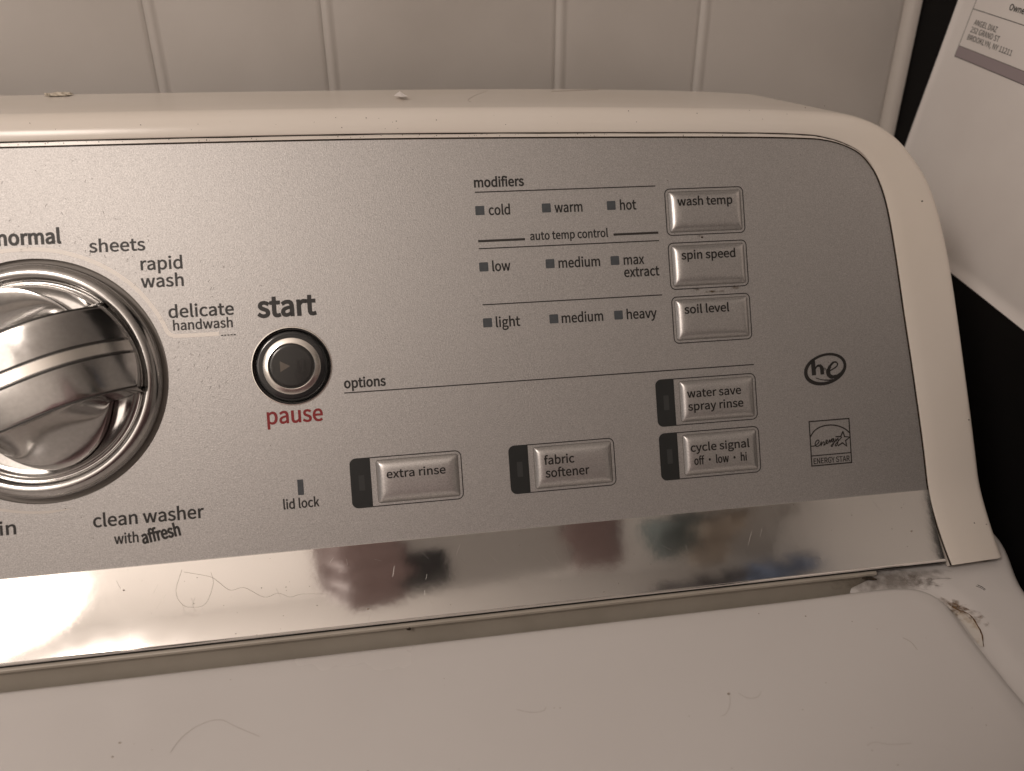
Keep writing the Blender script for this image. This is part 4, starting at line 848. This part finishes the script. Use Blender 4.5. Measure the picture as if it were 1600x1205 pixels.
# right hand (over the far end of the phone): palm behind it, four fingers and a thumb round its edges
def hand(side):
    s = 1 if side > 0 else -1; ex = .128 if s > 0 else -.034
    capsule(bm, CC(ex + s * .022, -.060, .045), CC(ex + s * .024, .005, .040), .020, .018)
    for k, (y, l) in enumerate(((.014, .030), (-.006, .036), (-.026, .034), (-.044, .026))):
        a = CC(ex + s * .028, y, .036); b = CC(ex + s * .016, y + .002, .000); c = CC(ex + s * .016 - s * l, y + .001, -.0035 if s > 0 else .0)
        capsule(bm, a, b, .0095, .0088); capsule(bm, b, c, .0088, .0078)
    capsule(bm, CC(ex + s * .018, -.055, .045), CC(ex - s * .004, -.042, .032), .0115, .010); capsule(bm, CC(ex - s * .004, -.042, .032), CC(ex - s * .028, -.030, .022), .010, .0085)
    w = CC(ex + s * .030, -.085, .075); e = Vector((-.037 + s * .30, -.52, -.12)); sh = Vector((-.037 + s * .19, -.72, .20))
    capsule(bm, CC(ex + s * .023, -.050, .045), w, .024, .026); capsule(bm, w, e, .027, .043); capsule(bm, e, sh, .045, .058)
    return sh
sr = hand(1); sl = hand(-1)
capsule(bm, sr, sl, .065, .065)
for x in (-.10, -.02, .06): capsule(bm, (x - .017, -.72, .18), (x - .017, -.70, -.45), .12, .13)
capsule(bm, (-.037, -.72, .18), (-.037, -.71, .26), .055, .052)
bmesh.ops.create_icosphere(bm, subdivisions=3, radius=1, matrix=Matrix.Translation((-.037, -.69, .33)) @ Matrix.Diagonal((.075, .092, .115, 1)))
capsule(bm, (-.037, -.602, .34), (-.037, -.592, .315), .009, .014)
for s in (-1, 1): capsule(bm, (-.037 + s * .074, -.70, .35), (-.037 + s * .074, -.70, .32), .012, .010)
me = bpy.data.meshes.new('person'); bm.to_mesh(me); bm.free(); me.materials.append(M['skin'])
person = bpy.data.objects.new('person', me); COL.objects.link(person)
rm = person.modifiers.new('r', 'REMESH'); rm.mode = 'VOXEL'; rm.voxel_size = .004; rm.use_smooth_shade = True
sm_ = person.modifiers.new('s', 'SMOOTH'); sm_.iterations = 4
tag(person, 'person in a maroon shirt holding the phone, mirrored in the chrome', 'person')
bm = bmesh.new()
for x in (-.10, -.02, .06): capsule(bm, (x - .017, -.72, .17), (x - .017, -.70, -.5), .130, .142)
for s, a in ((1, sr), (-1, sl)):
    e = Vector((-.037 + s * .30, -.52, -.12)); capsule(bm, a, e, .070, .056)
    w = CC((.128 if s > 0 else -.034) + s * .030, -.085, .075); capsule(bm, e, e.lerp(w, .75), .056, .042)
capsule(bm, sr, sl, .074, .074)
me = bpy.data.meshes.new('shirt'); bm.to_mesh(me); bm.free(); me.materials.append(M['shirt'])
sh = bpy.data.objects.new('shirt', me); COL.objects.link(sh); sh.parent = person
rm = sh.modifiers.new('r', 'REMESH'); rm.mode = 'VOXEL'; rm.voxel_size = .007; rm.use_smooth_shade = True
bm = bmesh.new(); bmesh.ops.create_icosphere(bm, subdivisions=4, radius=1)
for v in bm.verts: v.co = Vector((-.037 + v.co.x * .084, -.705 + v.co.y * .098,   .355 + v.co.z * .112)) if not (v.co.y > .35 and v.co.z < .45) else Vector((-.037 + v.co.x * .06, -.72 + v.co.y * .06, .35 + v.co.z * .09))
me = bpy.data.meshes.new('short_hair'); bm.to_mesh(me); bm.free(); me.materials.append(M['charcoal']); o = bpy.data.objects.new('short_hair', me); COL.objects.link(o); o.parent = person
# a few clothes hung up behind the right shoulder of the person
def garment(name, c, w, hgt, m, label, ph0):
    rows = []
    for j in range(25):
        t = j / 24; row = []
        for i in range(25):
            s = i / 24 * 2 - 1; ww = w * (.55 + .45 * sm(t * 2.5)) / 2
            row.append(Vector((s * ww, .018 * math.sin(s * 9 + ph0 + t * 2) * (.3 + t) + .012 * math.sin(t * 7 + ph0), -t * hgt - .02 * s * s * (1 - t) - .012 * math.sin(s * 5 + ph0) * t)))
        rows.append(row)
    V_ = [q for r in rows for q in r]; n1 = len(V_); V_ += [q + Vector((0, -.012, 0)) for q in V_]; F_ = grid_faces(25, 25, False, True)
    F_ += [tuple(n1 + i for i in reversed(f)) for f in F_]
    bd = [i for i in range(25)] + [j * 25 + 24 for j in range(1, 25)] + [24 * 25 + i for i in range(23, -1, -1)] + [j * 25 for j in range(23, 0, -1)]
    F_ += [(bd[k - 1], bd[k], n1 + bd[k], n1 + bd[k - 1]) for k in range(len(bd))]
    o = mesh_obj(name, V_, F_, m, None, True); o.location = c; o.rotation_euler = (0, 0, math.radians(-25 + ph0 * 6)); tag(o, label, 'clothing', 'clothes mirrored in the chrome strip')
garment('hung_garment', (.40, -.82, .66), .11, .16, M['teal'], 'dark teal garment mirrored in the chrome strip', 0)
garment('hung_garment', (.50, -.86, .74), .13, .20, M['tan'], 'tan garment mirrored in the chrome strip', 1.3)
garment('hung_garment', (.47, -.80, .90), .20, .15, M['charcoal'], 'charcoal garment mirrored in the chrome strip', 2.2)
garment('hung_garment', (.60, -.76, .80), .12, .12, M['blue'], 'blue garment mirrored in the chrome strip', 3.1)

# a pale door added out of view to brighten the right end of the strip
dl = (.68, -.70, -.98)
dm = mat('added_door_paint', (.76, .73, .70), .45, bump=(40, .1, .001))
door = tag(empty('added_door', dl), 'plain white door added unseen at the right to brighten the chrome strip', 'door')
lf = mesh_obj('door_leaf', *box(.67, .705, -1.12, -.27, -.97, .78, .002), dm, door, False, dl)
for z0, z1 in ((-.80, -.10), (.05, .66)):
    mesh_obj('door_panel', *box(.664, .6698, -1.02, -.38, z0, z1, .002), dm, lf)
mesh_obj('door_handle', *box(.630, .6698, -.315, -.295, -.06, -.02, .008), M['satin'], lf)
